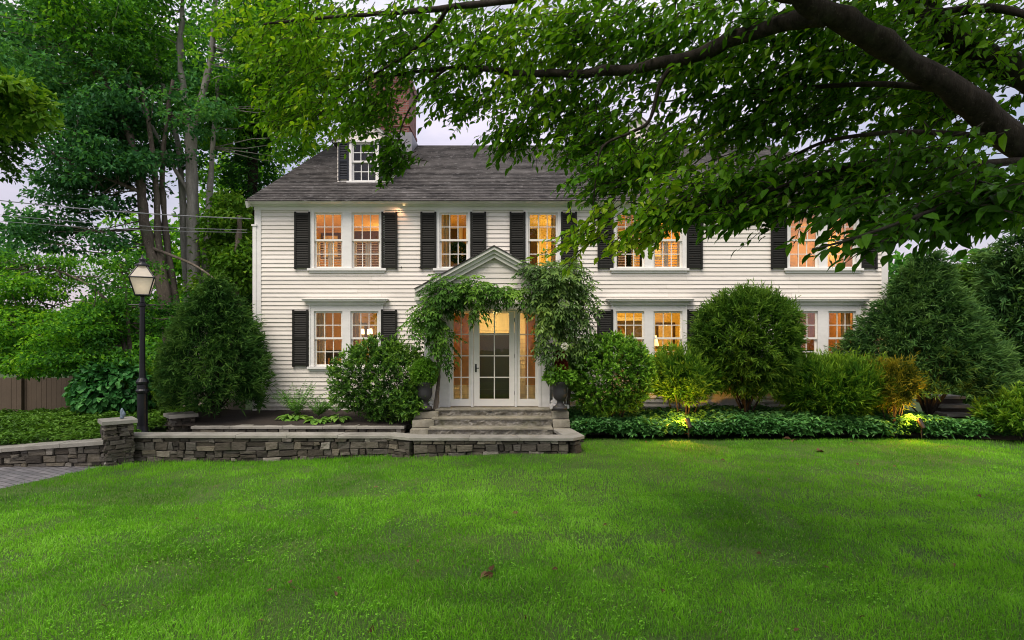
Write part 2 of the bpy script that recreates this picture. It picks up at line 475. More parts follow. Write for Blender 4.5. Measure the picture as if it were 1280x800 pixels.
def frosted():
    t = NT('seeded_lantern_glass')
    d = t.bsdf((.86, .80, .72), .15, spec=.9)
    tl = t.n('ShaderNodeBsdfTranslucent'); tl.inputs[0].default_value = (.95, .89, .80, 1)
    m = t.n('ShaderNodeMixShader'); m.inputs[0].default_value = .55; t.l(d, m.inputs[1]); t.l(tl.outputs[0], m.inputs[2])
    tr = t.n('ShaderNodeBsdfTransparent')
    m2 = t.n('ShaderNodeMixShader'); m2.inputs[0].default_value = .08; t.l(m.outputs[0], m2.inputs[1]); t.l(tr.outputs[0], m2.inputs[2])
    return t.done(m2.outputs[0])
M['lantern_glass'] = frosted()


def glow(name, col, s):
    t = NT(name); return t.done(t.bsdf((.8, .7, .5), .5, emit=col, es=s))
M['bulb'] = glow('lit_bulb', (1, .72, .35), 7)
M['lamp_cloth'] = glow('lit_lamp_cloth', (1, .66, .28), 1.3)


# ---------------------------------------------------------------- lights helpers
def point(name, loc, watts, col=(1, .62, .18), size=.08, parent=None):
    l = bpy.data.lights.new(name, 'POINT'); l.energy = watts; l.color = col; l.shadow_soft_size = size
    o = bpy.data.objects.new(name, l); C.objects.link(o)
    o.location = loc
    if parent is not None:
        o.parent = parent; o.location = Vector(loc) - parent.location
    return o


def spot(name, loc, target, watts, col, angle, parent=None, blend=.6, size=.03):
    l = bpy.data.lights.new(name, 'SPOT'); l.energy = watts; l.color = col; l.spot_size = R(angle); l.spot_blend = blend; l.shadow_soft_size = size
    o = bpy.data.objects.new(name, l); C.objects.link(o)
    o.rotation_euler = (Vector(target) - Vector(loc)).to_track_quat('-Z', 'Y').to_euler()
    o.location = loc
    if parent is not None:
        o.parent = parent; o.location = Vector(loc) - parent.location
    return o


# ================================================================ THE SETTING
def lawn_h(x, y):
    h = -.06 - .20 * sstep(0.3, -5.6, x)
    h = h + .035 * (vnoise(x * .45 + 9, y * .45) - .5) + .012 * (vnoise(x * 1.7, y * 1.7) - .5)
    return h


def lawn_left(y):
    return -7.25 - .37 * (10.5 - y) - .06 * np.sin(y * 1.3)


def ground_h(x, y):
    h = np.where(x < lawn_left(np.minimum(y, 10.5)) + .15, -.31, lawn_h(x, y) - .03)
    back = y > 10.95
    left_back = np.where(x < -1.6, -.10, -.14)
    return np.where(back, left_back, h)


def in_lawn(x, y):
    ok = x > lawn_left(np.minimum(y, 10.5))
    ok &= y < np.where(x < -7.0, 10.45, np.where(x < -2.2, 11.06, np.where(x < -1.5, 10.75, np.where(x < 1.34, 10.52, 12.28 - .10 * sstep(8, 12, x) * 6))))
    return ok


gx = np.unique(np.concatenate([np.linspace(-300, -16, 14), np.linspace(-16, 16, 129), np.linspace(16, 300, 14)]))
gy = np.unique(np.concatenate([np.linspace(-120, -4, 10), np.linspace(-4, 10.7, 60), np.linspace(10.95, 30, 30), np.linspace(30, 500, 14)]))
tag(MB().grid(gx, gy, ground_h).build('ground', M['ground']), kind='structure')

m = MB()
ys = np.linspace(-4, 12.26, 120)
def lawn_patch(x0f, x1f, y0, y1, ny, nx):
    yy = np.linspace(y0, y1, ny); vs = []
    for y in yy:
        xx = np.linspace(x0f(y), x1f(y), nx); vs.append(np.c_[xx, np.full(nx, y), lawn_h(xx, np.full(nx, y))])
    i, j = np.meshgrid(np.arange(ny - 1), np.arange(nx - 1), indexing='ij')
    q = np.stack([i * nx + j, i * nx + j + 1, (i + 1) * nx + j + 1, (i + 1) * nx + j], -1).reshape(-1, 4)
    m.add(np.vstack(vs), q)
lawn_patch(lambda y: float(lawn_left(y)), lambda y: 18.0, -4, 10.5, 80, 120)
lawn_patch(lambda y: -7.25, lambda y: 18.0, 10.5, 11.2, 6, 120)
lawn_patch(lambda y: 1.0, lambda y: 18.0, 11.2, 12.4, 8, 80)
tag(m.build('lawn', M['lawn'], smooth=True), kind='structure')
m = MB().grid(np.linspace(-30, -6.4, 12), np.linspace(-3, 10.8, 8), lambda x, y: x * 0 - .285)
tag(m.build('driveway', M['pavers']), kind='structure')
tp_ = [(-7.1, 11.14), (-2.3, 11.14), (-1.78, 10.86), (1.0, 10.86)]
m = MB().add([[x, y, .08] for x, y in tp_] + [[x, 12.35, .08] for x, y in tp_], [[k, k + 1, k + 5, k + 4] for k in range(3)])
tag(m.build('terrace', M['terrace']), kind='structure')
m = MB().grid(np.linspace(-7.2, -1.6, 40), np.linspace(12.2, 14.0, 14), lambda x, y: .22 + .07 * (y - 12.2) + .03 * vnoise(x * 5, y * 5))
tag(m.build('planting_bed', M['soil'], smooth=True), kind='structure')
m = MB().grid(np.linspace(.9, 13, 60), np.linspace(12.25, 14.0, 12), lambda x, y: .03 + .05 * (y - 12.2) + .03 * vnoise(x * 5, y * 5))
tag(m.build('garden_bed', M['soil'], smooth=True), kind='structure')
m = MB().grid(np.linspace(9.8, 20, 20), np.linspace(10.6, 12.2, 6), lambda x, y: x * 0 + .012 + .0 * y)
# a narrow earth path by the right end of the bed
pth = MB(); t_ = np.linspace(0, 1, 14)
cx, cy = 9.6 + 5 * t_, 12.5 - 1.6 * t_
pv = np.vstack([np.c_[cx, cy - .3, lawn_h(cx, cy - .3) + .03], np.c_[cx, cy + .35, lawn_h(cx, cy + .3) + .03]])
pth.add(pv, [[k, k + 1, 14 + k + 1, 14 + k] for k in range(13)])
tag(pth.build('garden_path', plain('dry_earth', (.20, .155, .11), .95, 0, .3, 9, .8)), kind='structure')

# ---- grass blades
def grass():
    mb = MB()
    for (y0, y1, dens, w, hh, seg) in ((3.2, 5.4, 7000, .0038, .052, 1), (5.4, 8.0, 4200, .0052, .05, 1), (8.0, 12.4, 2300, .0075, .047, 0)):
        W = .9 * y1 + .9
        n = int((y1 - y0) * 2 * W * dens)
        x, y = rng.uniform(-W, W, n), rng.uniform(y0, y1, n)
        k = in_lawn(x, y) & (np.abs(x) < .9 * y + .9)
        k &= rng.random(n) < .35 + .65 * sstep(.2, .45, vnoise(x * 2.3, y * 2.3)) * sstep(.12, .3, vnoise(x * .9 + 31, y * .9 + 13))
        x, y = x[k], y[k]; n = len(x)
        z = lawn_h(x, y) - .004
        tuft = vnoise(x * 4.1 + 3, y * 4.1); big = vnoise(x * .8 + 7, y * .8 + 2)
        h = hh * (.55 + .7 * rng.random(n)) * (.7 + .6 * tuft) * np.where(rng.random(n) < .03, 1.7, 1) * np.where((y > 10.2) & (x < 1.4), 1 + .5 * rng.random(n), 1)
        az = rng.uniform(0, 6.283, n) ; lean = rng.gamma(2.0, .22, n)
        flow = vnoise(x * 1.2, y * 1.2) * 12
        dx, dy = np.cos(az) * .7 + np.cos(flow) * .5, np.sin(az) * .7 + np.sin(flow) * .5
        d = np.c_[dx * lean, dy * lean, np.ones(n)]; d = norm(d)
        s = norm(np.cross(d, rng.normal(size=(n, 3))))
        p = np.c_[x, y, z]
        big2 = vnoise(x * .33 + 21, y * .5 + 5)
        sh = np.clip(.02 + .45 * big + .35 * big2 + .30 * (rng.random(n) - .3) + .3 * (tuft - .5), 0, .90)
        sh = np.where(rng.random(n) < .025, .97, sh)
        ww = (w * (.7 + .6 * rng.random(n)))[:, None]; hh_ = h[:, None]
        b = np.arange(n)[:, None]
        if seg:
            mid = p + d * hh_ * .55
            tip = p + norm(d + np.c_[dx * lean, dy * lean, np.zeros(n)] * 1.2) * hh_
            v = np.stack([p - s * ww / 2, p + s * ww / 2, mid + s * ww * .4, mid - s * ww * .4, tip], 1)
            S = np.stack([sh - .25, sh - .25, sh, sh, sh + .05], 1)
            mb.addmix(v.reshape(-1, 3), b * 5 + np.array([[3, 2, 4]]), b * 5 + np.array([[0, 1, 2, 3]]), S.reshape(-1))
        else:
            v = np.stack([p - s * ww / 2, p + s * ww / 2, p + d * hh_], 1)
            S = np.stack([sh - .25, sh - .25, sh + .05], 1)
            mb.add(v.reshape(-1, 3), b * 3 + np.array([[0, 1, 2]]), S.reshape(-1))
    # clover and other small broad leaves in patches
    n = 9000; y = rng.uniform(3.3, 9.5, n); x = rng.uniform(-1, 1, n) * (.9 * y + .6)
    k = in_lawn(x, y) & (vnoise(x * 1.5 + 40, y * 1.5 + 9) > .60 + .1 * rng.random(n)); x, y = x[k], y[k]; n = len(x)
    for j in range(3):
        a = rng.uniform(0, 6.283, n)
        mb.leaves(np.c_[x, y, lawn_h(x, y) + rng.uniform(.025, .042, n)], np.c_[np.cos(a), np.sin(a), rng.normal(size=n) * .2], np.array([0, 0, 1.]) + rng.normal(size=(n, 3)) * .25, rng.uniform(.012, .022, n), .016, rng.uniform(.25, .75, n), 'diamond', .1)
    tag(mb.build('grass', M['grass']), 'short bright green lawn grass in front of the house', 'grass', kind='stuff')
grass()

# ================================================================ THE HOUSE
WY = 13.9
S = F / WY                                   # photo pixels per metre on the front wall
hx = lambda px: (px - 640) / S
hz = lambda py: CZ + (HZ - py) / S
HX0, HX1 = hx(320), hx(1108)
Z0, ZF = hz(508), hz(263)
EAVE_Y, EAVE_Z, RIDGE_Y = 13.58, 5.2, 20.1
SL = .523
RIDGE_Z = EAVE_Z + SL * (RIDGE_Y - EAVE_Y)
BACK_Y = 2 * RIDGE_Y - EAVE_Y - .3
house = thing('house', 'two storey white clapboard colonial house with black shutters and lit windows', 'house', (hx(700), WY, .2))

UP = (266, 334.5); DN = (389, 457)
units = [  # sash columns, rows, room paint, extras
    ('u', [(393, 428.5), (440, 475.5)]), ('u', [(549.5, 585)]), ('u', [(660, 697)]), ('u', [(769.5, 805.5), (816.5, 852.5)]), ('u', [(986.5, 1022.5), (1033.5, 1069.5)]),
    ('d', [(393, 428.5), (438.5, 473.5)]), ('d', [(769.5, 805), (816.5, 852.5)]), ('d', [(986.5, 1021.5), (1034.5, 1069)])]
openings = []
for fl, cols in units:
    r = UP if fl == 'u' else DN
    openings.append((hx(cols[0][0]) - .04, hx(cols[-1][1]) + .04, hz(r[1]) - .05, hz(r[0]) + .04))

def clap(mb, x0, x1, z0, z1, y, exp=.099, holes=(), lap=.024):
    z = z0
    while z < z1 - .01:
        zt = min(z + exp, z1)
        cuts = sorted([(a, b) for a, b, c, d in holes if c < zt - .01 and d > z + .01])
        segs, cur = [], x0
        for a, b in cuts:
            if a > cur: segs.append((cur, a))
            cur = max(cur, b)
        if cur < x1: segs.append((cur, x1))
        sh = rng.random()
        for a, b in segs:
            n = max(1, int((b - a) / 2.2)); e = np.linspace(a, b, n + 1)
            if n > 1: e[1:-1] += rng.uniform(-.5, .5, n - 1)
            for k in range(n):
                jy = rng.uniform(-.003, .003)
                c, d = e[k] + .0014, e[k + 1] - .0014; sh = rng.random()
                mb.add([[c, y - lap + jy, z], [d, y - lap + jy, z], [d, y - .003, zt + .004], [c, y - .003, zt + .004], [c, y, z], [d, y, z]],
                       [[0, 1, 2, 3], [4, 5, 1, 0]], sh)
        z = zt

# sheathing behind the boards and the other three walls
mb = MB(); clap(mb, HX0, HX1, Z0, ZF + .08, WY, holes=openings)
# sheathing right behind the boards, with the same openings
xs = sorted({HX0, HX1, *[o[0] for o in openings], *[o[1] for o in openings]})
zs = sorted({Z0 - .5, 5.3, *[o[2] for o in openings], *[o[3] for o in openings]})
for a, b in zip(xs[:-1], xs[1:]):
    for c, d in zip(zs[:-1], zs[1:]):
        mx, mz = (a + b) / 2, (c + d) / 2
        if not any(o[0] < mx < o[1] and o[2] < mz < o[3] for o in openings):
            mb.add([[a, WY + .012, c], [b, WY + .012, c], [b, WY + .012, d], [a, WY + .012, d]], [[0, 1, 2, 3]])
mb.build('front_wall', M['siding'], house)
mb = MB()
for x in (HX0, HX1):
    mb.add([[x, WY, -.2], [x, BACK_Y, -.2], [x, BACK_Y, 5.25], [x, WY, 5.25]], [[0, 1, 2, 3]])
    mb.add([[x, WY, 5.25], [x, BACK_Y, 5.25], [x, RIDGE_Y, RIDGE_Z - .05]], [[0, 1, 2]])
mb.add([[HX0, BACK_Y, -.2], [HX1, BACK_Y, -.2], [HX1, BACK_Y, 5.25], [HX0, BACK_Y, 5.25]], [[0, 1, 2, 3]])
mb.build('side_wall', M['siding'], house)
mb = MB().box(HX0 + .01, HX1 - .01, WY + .02, WY + .2, -.3, Z0 + .002)
mb.build('foundation', M['coping'], house)
# corner boards, frieze, crown
for x, s in ((HX0, 1), (HX1, -1)):
    mb = MB(); mb.box(min(x - .02 * s, x + .13 * s), max(x - .02 * s, x + .13 * s), WY - .034, WY + .1, Z0, ZF)
    if s > 0:
        mb.box(HX0 - .06, HX0 + .02, WY - .05, WY + .12, Z0 - .1, hz(283))
        mb.box(HX0 - .08, HX0 + .04, WY - .07, WY + .14, hz(283), hz(281))
    mb.build('corner_board', M['white'], house)
mb = MB().box(HX0 - .03, HX1 + .03, WY - .045, WY + .01, ZF, ZF + .12)
mb.build('frieze', M['white'], house)
mb = MB()
prof = [(WY - .045, ZF + .075), (WY - .09, ZF + .085), (WY - .11, ZF + .12), (EAVE_Y + .05, ZF + .125), (EAVE_Y + .035, ZF + .135), (EAVE_Y + .02, EAVE_Z - .012), (WY - .0, EAVE_Z - .012)]
n = len(prof); v = [[x, y, z] for x in (HX0 - .09, HX1 + .09) for y, z in prof]
mb.addmix(v, [[0, k + 1, k] for k in range(1, n - 1)] + [[n, n + k, n + k + 1] for k in range(1, n - 1)], [[k, k + 1, n + k + 1, n + k] for k in range(n - 1)])
mb.build('cornice', M['white'], house)
# roof with real courses
def courses(mb, x0, x1, y0, z0, y1, z1, n=46, t=.012):
    nrm = norm(np.array([0, -(z1 - z0), (y1 - y0)]))
    if nrm[2] < 0: nrm = -nrm
    a, b = np.array([0, y0, z0]), np.array([0, y1, z1])
    for k in range(n):
        p, q = a + (b - a) * k / n, a + (b - a) * (k + 1) / n
        m = 14; e = np.linspace(x0, x1, m + 1)
        lift = nrm * t
        lo, hi = p + lift, q
        sag = rng.uniform(-.003, .003)
        mb.add([[x0, *(lo[1:])], [x1, *(lo[1:])], [x1, *(hi[1:])], [x0, *(hi[1:])], [x0, *(p[1:])], [x1, *(p[1:])]], [[0, 1, 2, 3], [4, 5, 1, 0]], rng.random())
mb = MB()
courses(mb, HX0 - .12, HX1 + .12, EAVE_Y, EAVE_Z, RIDGE_Y, RIDGE_Z)
courses(mb, HX0 - .12, HX1 + .12, 2 * RIDGE_Y - EAVE_Y, EAVE_Z, RIDGE_Y, RIDGE_Z, 10)
mb.add([[HX0 - .12, EAVE_Y, EAVE_Z - .014], [HX1 + .12, EAVE_Y, EAVE_Z - .014], [HX1 + .12, RIDGE_Y, RIDGE_Z - .03], [HX0 - .12, RIDGE_Y, RIDGE_Z - .03]], [[3, 2, 1, 0]])
mb.add([[HX0 - .12, EAVE_Y, EAVE_Z - .014], [HX1 + .12, EAVE_Y, EAVE_Z - .014], [HX1 + .12, EAVE_Y, EAVE_Z + .012], [HX0 - .12, EAVE_Y, EAVE_Z + .012]], [[0, 1, 2, 3]])
roof = mb.build('roof', M['roof'], house)
for x in (HX0 - .09, HX1 + .09):
    MB().obox((x, EAVE_Y + .03, EAVE_Z - .09), (x, RIDGE_Y, RIDGE_Z - .1), .05, .14).build('rake_board', M['white'], house)
# chimney
cyf, cyb = 19.05, 20.5
cx1 = PX(511, cyf); cx0 = cx1 - 1.3
mb = MB().box(cx0, cx1, cyf, cyb, 7.6, 10.25)
mb.box(cx0 - .035, cx1 + .035, cyf - .035, cyb + .035, PZ(157.5, 19), PZ(154, 19))
mb.box(cx0 - .05, cx1 + .05, cyf - .05, cyb + .05, 10.25, 10.45)
mb.box(cx0 - .02, cx1 + .02, cyf - .02, cyb + .02, 10.45, 10.6)
ch = mb.build('chimney', M['brick'], house)
MB().box(cx0 - .06, cx1 + .12, cyf - .14, cyb + .1, 7.7, RIDGE_Z + .03).build('flashing', plain('lead_flashing', (.22, .22, .24), .5, .5), house)

# ---- windows
def sash_mesh(mb, x0, x1, z0, z1, y, cols=3, rows=2, st=.042, mt=.019, dep=.035):
    mb.box(x0, x0 + st, y, y + dep, z0, z1); mb.box(x1 - st, x1, y, y + dep, z0, z1)
    mb.box(x0 + st, x1 - st, y + .001, y + dep, z0, z0 + st * 1.1); mb.box(x0 + st, x1 - st, y + .001, y + dep, z1 - st, z1)
    gx0, gx1, gz0, gz1 = x0 + st, x1 - st, z0 + st * 1.1, z1 - st
    for k in range(1, cols):
        xx = gx0 + (gx1 - gx0) * k / cols; mb.box(xx - mt / 2, xx + mt / 2, y + .004, y + .026, gz0, gz1)
    for k in range(1, rows):
        zz = gz0 + (gz1 - gz0) * k / rows; mb.box(gx0, gx1, y + .006, y + .024, zz - mt / 2, zz + mt / 2)
    return gx0, gx1, gz0, gz1


def pane(par, g, y, m='glass'):
    MB().add([[g[0] - .01, y, g[2] - .01], [g[1] + .01, y, g[2] - .01], [g[1] + .01, y, g[3] + .01], [g[0] - .01, y, g[3] + .01]], [[0, 1, 2, 3]]).build('pane', M[m], par)


MIRRORING = (660, 986.5, 1033.5, 438.5)          # panes that mirror the sky most
def window(fl, cols):
    r = UP if fl == 'u' else DN
    zt, zb = hz(r[0]), hz(r[1])
    X0, X1 = hx(cols[0][0]), hx(cols[-1][1])
    mb = MB(); cw = .095
    y0, y1 = WY - .04, WY + .1
    top = zt + (.055 if fl == 'u' else .15)
    mb.box(X0 - cw, X0, y0, y1, zb - .02, top); mb.box(X1, X1 + cw, y0, y1, zb - .02, top)
    mb.box(X0, X1, y0 + .002, y1, zt, top)
    for (a, b), (c, d) in zip(cols[:-1], cols[1:]): mb.box(hx(b), hx(c), y0 + .003, y1, zb - .02, zt)
    # thin back band
    mb.box(X0 - cw - .012, X0 - cw + .018, y0 - .015, y0 - .001, zb - .02, top); mb.box(X1 + cw - .018, X1 + cw + .012, y0 - .015, y0 - .001, zb - .02, top)
    w = mb.build('window', M['white'], house)
    mb = MB().box(X0 - cw - .05, X1 + cw + .05, WY - .09, WY + .1, zb - .075, zb - .022)
    mb.box(X0 - cw - .01, X1 + cw + .01, WY - .045, WY - .02, zb - .13, zb - .077)
    mb.build('sill', M['white'], w)
    if fl == 'd':
        mb = MB()
        a, b = X0 - cw - .02, X1 + cw + .02
        for k, (z_, h_, o_) in enumerate(((top, .05, .06), (top + .05, .035, .10), (top + .085, .03, .15))):
            mb.box(a - o_ + .04, b + o_ - .04, WY - .03 - o_, WY, z_, z_ + h_ - .001)
        mb.build('head_cornice', M['white'], w)
        MB().box(a - .13, b + .13, WY - .2, WY, top + .1155, top + .128).build('drip_cap', M['trim_grey'], w)
    zm = (zt + zb) / 2
    for pa, pb in cols:
        a, b = hx(pa), hx(pb)
        mb = MB(); g = sash_mesh(mb, a, b, zm - .02, zt, WY + .008)
        mb.build('upper_sash', M['sash'], w); pane(w, g, WY + .02, 'glass_mirroring' if pa in MIRRORING else 'glass')
        mb = MB(); g = sash_mesh(mb, a, b, zb - .02, zm + .022, WY + .046)
        mb.build('lower_sash', M['sash'], w); pane(w, g, WY + .058, 'glass_mirroring' if pa in MIRRORING[1:3] else 'glass')
    return w
for fl, cols in units: window(fl, cols)

# ---- shutters: one mesh, copied
def shutter_mesh(w=.372, h=1.345):
    mb = MB(); st = .045
    mb.box(0, st, 0, .035, 0, h); mb.box(w - st, w, 0, .035, 0, h)
    for z0, z1 in ((0.03, .10), (h - .09, h - .03), (h * .47, h * .53)): mb.box(st, w - st, .002, .033, z0, z1)
    for z0, z1 in ((.10, h * .47), (h * .53, h - .09)):
        n = int((z1 - z0) / .04)
        for k in range(n):
            z = z0 + (k + .5) * (z1 - z0) / n
            mb.add([[st, .006, z - .024], [w - st, .006, z - .024], [w - st, .03, z + .022], [st, .03, z + .022],
                    [st, .010, z - .026], [w - st, .010, z - .026], [w - st, .034, z + .020], [st, .034, z + .020]],
                   [[0, 1, 2, 3], [7, 6, 5, 4], [4, 5, 1, 0], [3, 2, 6, 7]])
    mb.box(st, w - st, .034, .036, .05, h - .05, 0)
    return mb
first = None
def shutter(px, py, cover=None):
    global first
    if first is None:
        first = shutter_mesh().build('shutter', M['shutter'])
        o = first
    else:
        o = first.copy(); C.objects.link(o)
    o.parent = house
    o.location = Vector((hx(px), WY - .075, hz(py))) - house.location
    return o
for px in (369, 477.5, 526, 588, 637, 701, 746.5, 857.5, 962.5, 1075): shutter(px, 337)
for px in (366.5, 477, 746, 858): shutter(px, 458.5)
for px in (367, 500, 523, 611): MB().tube([P(px, 334, WY - .06), P(px + 2, 335.5, WY - .06), P(px + 2, 333, WY - .08)], .008, 5).build('shutter_dog', M['black_metal'], house)

# ---- dormers
def dormer(cpx, shut=True):
    d = 15.22; k = F / d
    X = lambda px: (px - 640 + cpx - 455) / k
    Z = lambda py: CZ + (HZ - py) / k
    x0, x1 = X(422), X(488)
    roofz = lambda y: EAVE_Z + SL * (y - EAVE_Y)
    xc = (x0 + x1) / 2
    zt, zp, zb = Z(176), Z(146), Z(229)
    yb = EAVE_Y + (zt - EAVE_Z) / SL; yp = EAVE_Y + (zp - EAVE_Z) / SL
    mb = MB()
    wx0, wx1, wz0, wz1 = X(440), X(471), Z(226), Z(178.5)
    ho = [(wx0, wx1, wz0, wz1)]
    clap(mb, x0, x1, zb - .02, zt, d, .1, ho)
    for a, b in ((x0, wx0), (wx1, x1)): mb.add([[a, d + .006, zb - .1], [b, d + .006, zb - .1], [b, d + .006, zt], [a, d + .006, zt]], [[0, 1, 2, 3]])
    mb.add([[x0, d - .004, zt], [x1, d - .004, zt], [xc, d - .004, zp]], [[0, 1, 2]])
    for x in (x0, x1): mb.add([[x, d, zb - .1], [x, yb, zt], [x, d, zt]], [[0, 1, 2]])
    dm = mb.build('dormer', M['siding'], house)
    mb = MB()
    for a, b in ((x0 - .13, 0), (x1 + .13, 1)):
        e = np.array([a, 0, zt - .05]); top = np.array([xc, 0, zp + .06])
        for yy, zz in ((0, 0), ):
            v = [[a, d - .12, zt - .03], [xc, d - .12, zp + .06], [xc, yp + .2, zp + .06], [a, yb - .05, zt - .03],
                 [a, d - .12, zt - .07], [xc, d - .12, zp + .02], [xc, yp + .2, zp + .02], [a, yb - .05, zt - .07]]
            mb.add(v, [[0, 1, 2, 3], [4, 7, 6, 5], [0, 4, 5, 1], [0, 3, 7, 4]])
    mb.build('dormer_roof', M['roof'], dm)
    mb = MB()
    mb.box(x0 - .06, x1 + .06, d - .07, d, zt - .05, zt + .005)
    for a in (x0 - .1, x1 + .1): mb.obox((a, d - .06, zt - .05), (xc, d - .06, zp + .005), .07, .06, (0, 0, 1))
    mb.box(wx0 - .07, wx0, d - .04, d + .05, wz0 - .02, wz1 + .03); mb.box(wx1, wx1 + .07, d - .04, d + .05, wz0 - .02, wz1 + .03)
    mb.box(wx0 - .12, wx1 + .12, d - .08, d, wz0 - .08, wz0 - .021)
    zm = (wz0 + wz1) / 2
    g = sash_mesh(mb, wx0, wx1, zm - .015, wz1, d + .002); pane(dm, g, d + .02)
    g = sash_mesh(mb, wx0, wx1, wz0 - .02, zm + .02, d + .042); pane(dm, g, d + .06)
    mb.build('window_frame', M['white'], dm)
    mb = MB().box(x0 + .02, x1 - .02, d + .5, d + .52, zb - .2, zt - .01)
    mb.build('dark_room', M['wood_dark'], dm)
    for a in (X(423.5), X(474)):
        sm = shutter_mesh(.27, Z(176.5) - Z(226)); V = sm
        for q in range(len(V.v)): V.v[q] = V.v[q] + np.array([a, d - .055, Z(226)])
        V.build('dormer_shutter', M['shutter_blue'], dm)
dormer(455)
dormer(796)

# ---- rooms behind the windows
def room(x0, x1, z0, z1, depth, mat, lamps, floor=M['wood_dark']):
    mb = MB(); y0, y1 = WY + .13, WY + depth
    f = lambda *q: mb.add([*q], [[0, 1, 2, 3]])
    f([x0, y1, z0], [x1, y1, z0], [x1, y1, z1], [x0, y1, z1])
    f([x0, y0, z0], [x0, y1, z0], [x0, y1, z1], [x0, y0, z1]); f([x1, y0, z0], [x1, y0, z1], [x1, y1, z1], [x1, y1, z0])
    f([x0, y0, z1], [x0, y1, z1], [x1, y1, z1], [x1, y0, z1]); f([x0, y0, z0], [x1, y0, z0], [x1, y1, z0], [x0, y1, z0])
    # a doorway and a picture rail on the back wall
    w = mb.build('room', mat, house)
    mb = MB(); c = x0 + (x1 - x0) * rng.uniform(.25, .7)
    mb.box(c - .45, c + .45, y1 - .03, y1 - .002, z0, z0 + 2.0); mb.build('inner_door', M['wood_dark'], w)
    mb = MB()
    for a, b in ((c - .55, c - .452), (c + .452, c + .55)): mb.box(a, b, y1 - .05, y1 - .001, z0, z0 + 2.08)
    mb.box(c - .55, c + .55, y1 - .051, y1 - .001, z0 + 2.002, z0 + 2.1)
    mb.build('inner_trim', M['sash'], w)
    c2 = c + 1.05 if c + 1.4 < x1 else c - 1.05
    MB().box(c2 - .28, c2 + .28, y1 - .03, y1 - .002, z0 + 1.2, z0 + 1.95).build('picture_frame', M['wood_dark'], w)
    MB().box(c2 - .2, c2 + .2, y1 - .034, y1 - .031, z0 + 1.28, z0 + 1.87).build('picture_mount', M['linen'], w)
    for (lx, ly, lz, e) in lamps: point('room_light', (lx, WY + ly, lz), e, parent=None)
    return w
AMB = 34
room(-5.9, -2.75, 3.1, 5.12, 3.0, M['wall_tan'], [(-5.5, .9, 4.5, AMB * .6), (-3.5, 2.3, 4.5, AMB * .9), (-4.2, .7, 3.7, AMB * .25)])
room(-2.7, -.45, 3.1, 5.12, 2.6, M['wall_tan'], [(-2.2, 1.2, 4.3, AMB * .8)])
room(-.4, 1.6, 3.1, 5.12, 2.6, M['wall_cream'], [(1.2, 1.6, 4.4, AMB * .8)])
room(1.65, 5.0, 3.1, 5.12, 3.0, M['wall_tan'], [(1.95, .9, 4.4, AMB * .5), (4.4, 2.2, 4.5, AMB), (3.0, .6, 3.8, AMB * .2)])
room(5.05, 8.7, 3.1, 5.12, 3.0, M['wall_tan'], [(5.6, 1.0, 4.5, AMB * .45), (8.3, 2.2, 4.5, AMB * .7)])
room(-5.9, -2.2, .55, 2.95, 3.4, M['wall_tan'], [(-4.6, 2.0, 2.6, AMB * .45), (-3.46, 1.25, 1.9, AMB * .75)])
room(1.4, 5.0, .55, 2.95, 3.0, M['wall_cream'], [(2.2, 2.2, 2.4, AMB * .9), (3.9, .9, 2.2, AMB * 1.2)])
room(5.05, 8.7, .55, 2.95, 3.4, M['wall_red'], [(7.9, 1.6, 2.6, AMB * .8), (6.4, 2.2, 2.6, AMB * .4)])

# plantation shutters inside two upper windows
def inner_louvres(cols, lo=True):
    for a, b in cols:
        a, b = hx(a) + .03, hx(b) - .03; z0, z1 = hz(334), hz(300 if lo else 267); y = WY + .13
        mb = MB(); mid = (a + b) / 2
        for p, q in ((a, mid - .004), (mid + .004, b)):
            mb.box(p, p + .045, y, y + .03, z0, z1); mb.box(q - .045, q, y, y + .03, z0, z1)
            n = int((z1 - z0) / .058)
            for k in range(n):
                z = z0 + (k + .5) * (z1 - z0) / n
                mb.add([[p + .045, y, z - .012], [q - .045, y, z - .012], [q - .045, y + .03, z + .012], [p + .045, y + .03, z + .012]], [[0, 1, 2, 3]])
        mb.build('inside_louvre', M['sash'], house)
inner_louvres(units[0][1]); inner_louvres(units[3][1]); inner_louvres(units[3][1][:1], False)

def curtain(x0, x1, z0, z1, y, label, m=M['linen']):
    n = 40; x = np.linspace(x0, x1, n); yy = y + .035 * np.sin(np.linspace(0, 1, n) * (x1 - x0) / .09 * 6.28)
    v = np.vstack([np.c_[x, yy, np.full(n, z0)], np.c_[x, yy, np.full(n, z1)]])
    o = MB().add(v, [[k, k + 1, n + k + 1, n + k] for k in range(n - 1)]).build('curtain', m, loc=((x0 + x1) / 2, y, z0), smooth=True)
    tag(o, label, 'curtain', 'curtains hanging inside the lit windows')
curtain(hx(549), hx(562), 3.3, 5.05, WY + .28, 'pale curtain inside the single upper window over the left slope of the porch')
curtain(hx(386), hx(402), .7, 2.85, WY + .3, 'curtain at the left edge of the lower left window')
curtain(hx(432), hx(445), .7, 2.85, WY + .3, 'curtain behind the middle post of the lower left window')
curtain(hx(1060), hx(1072), .7, 2.85, WY + .3, 'curtain at the right edge of the lower window beside the big blue green evergreen')
curtain(hx(690), hx(702), 3.3, 5.05, WY + .28, 'curtain at the right of the single upper window over the right porch slope')

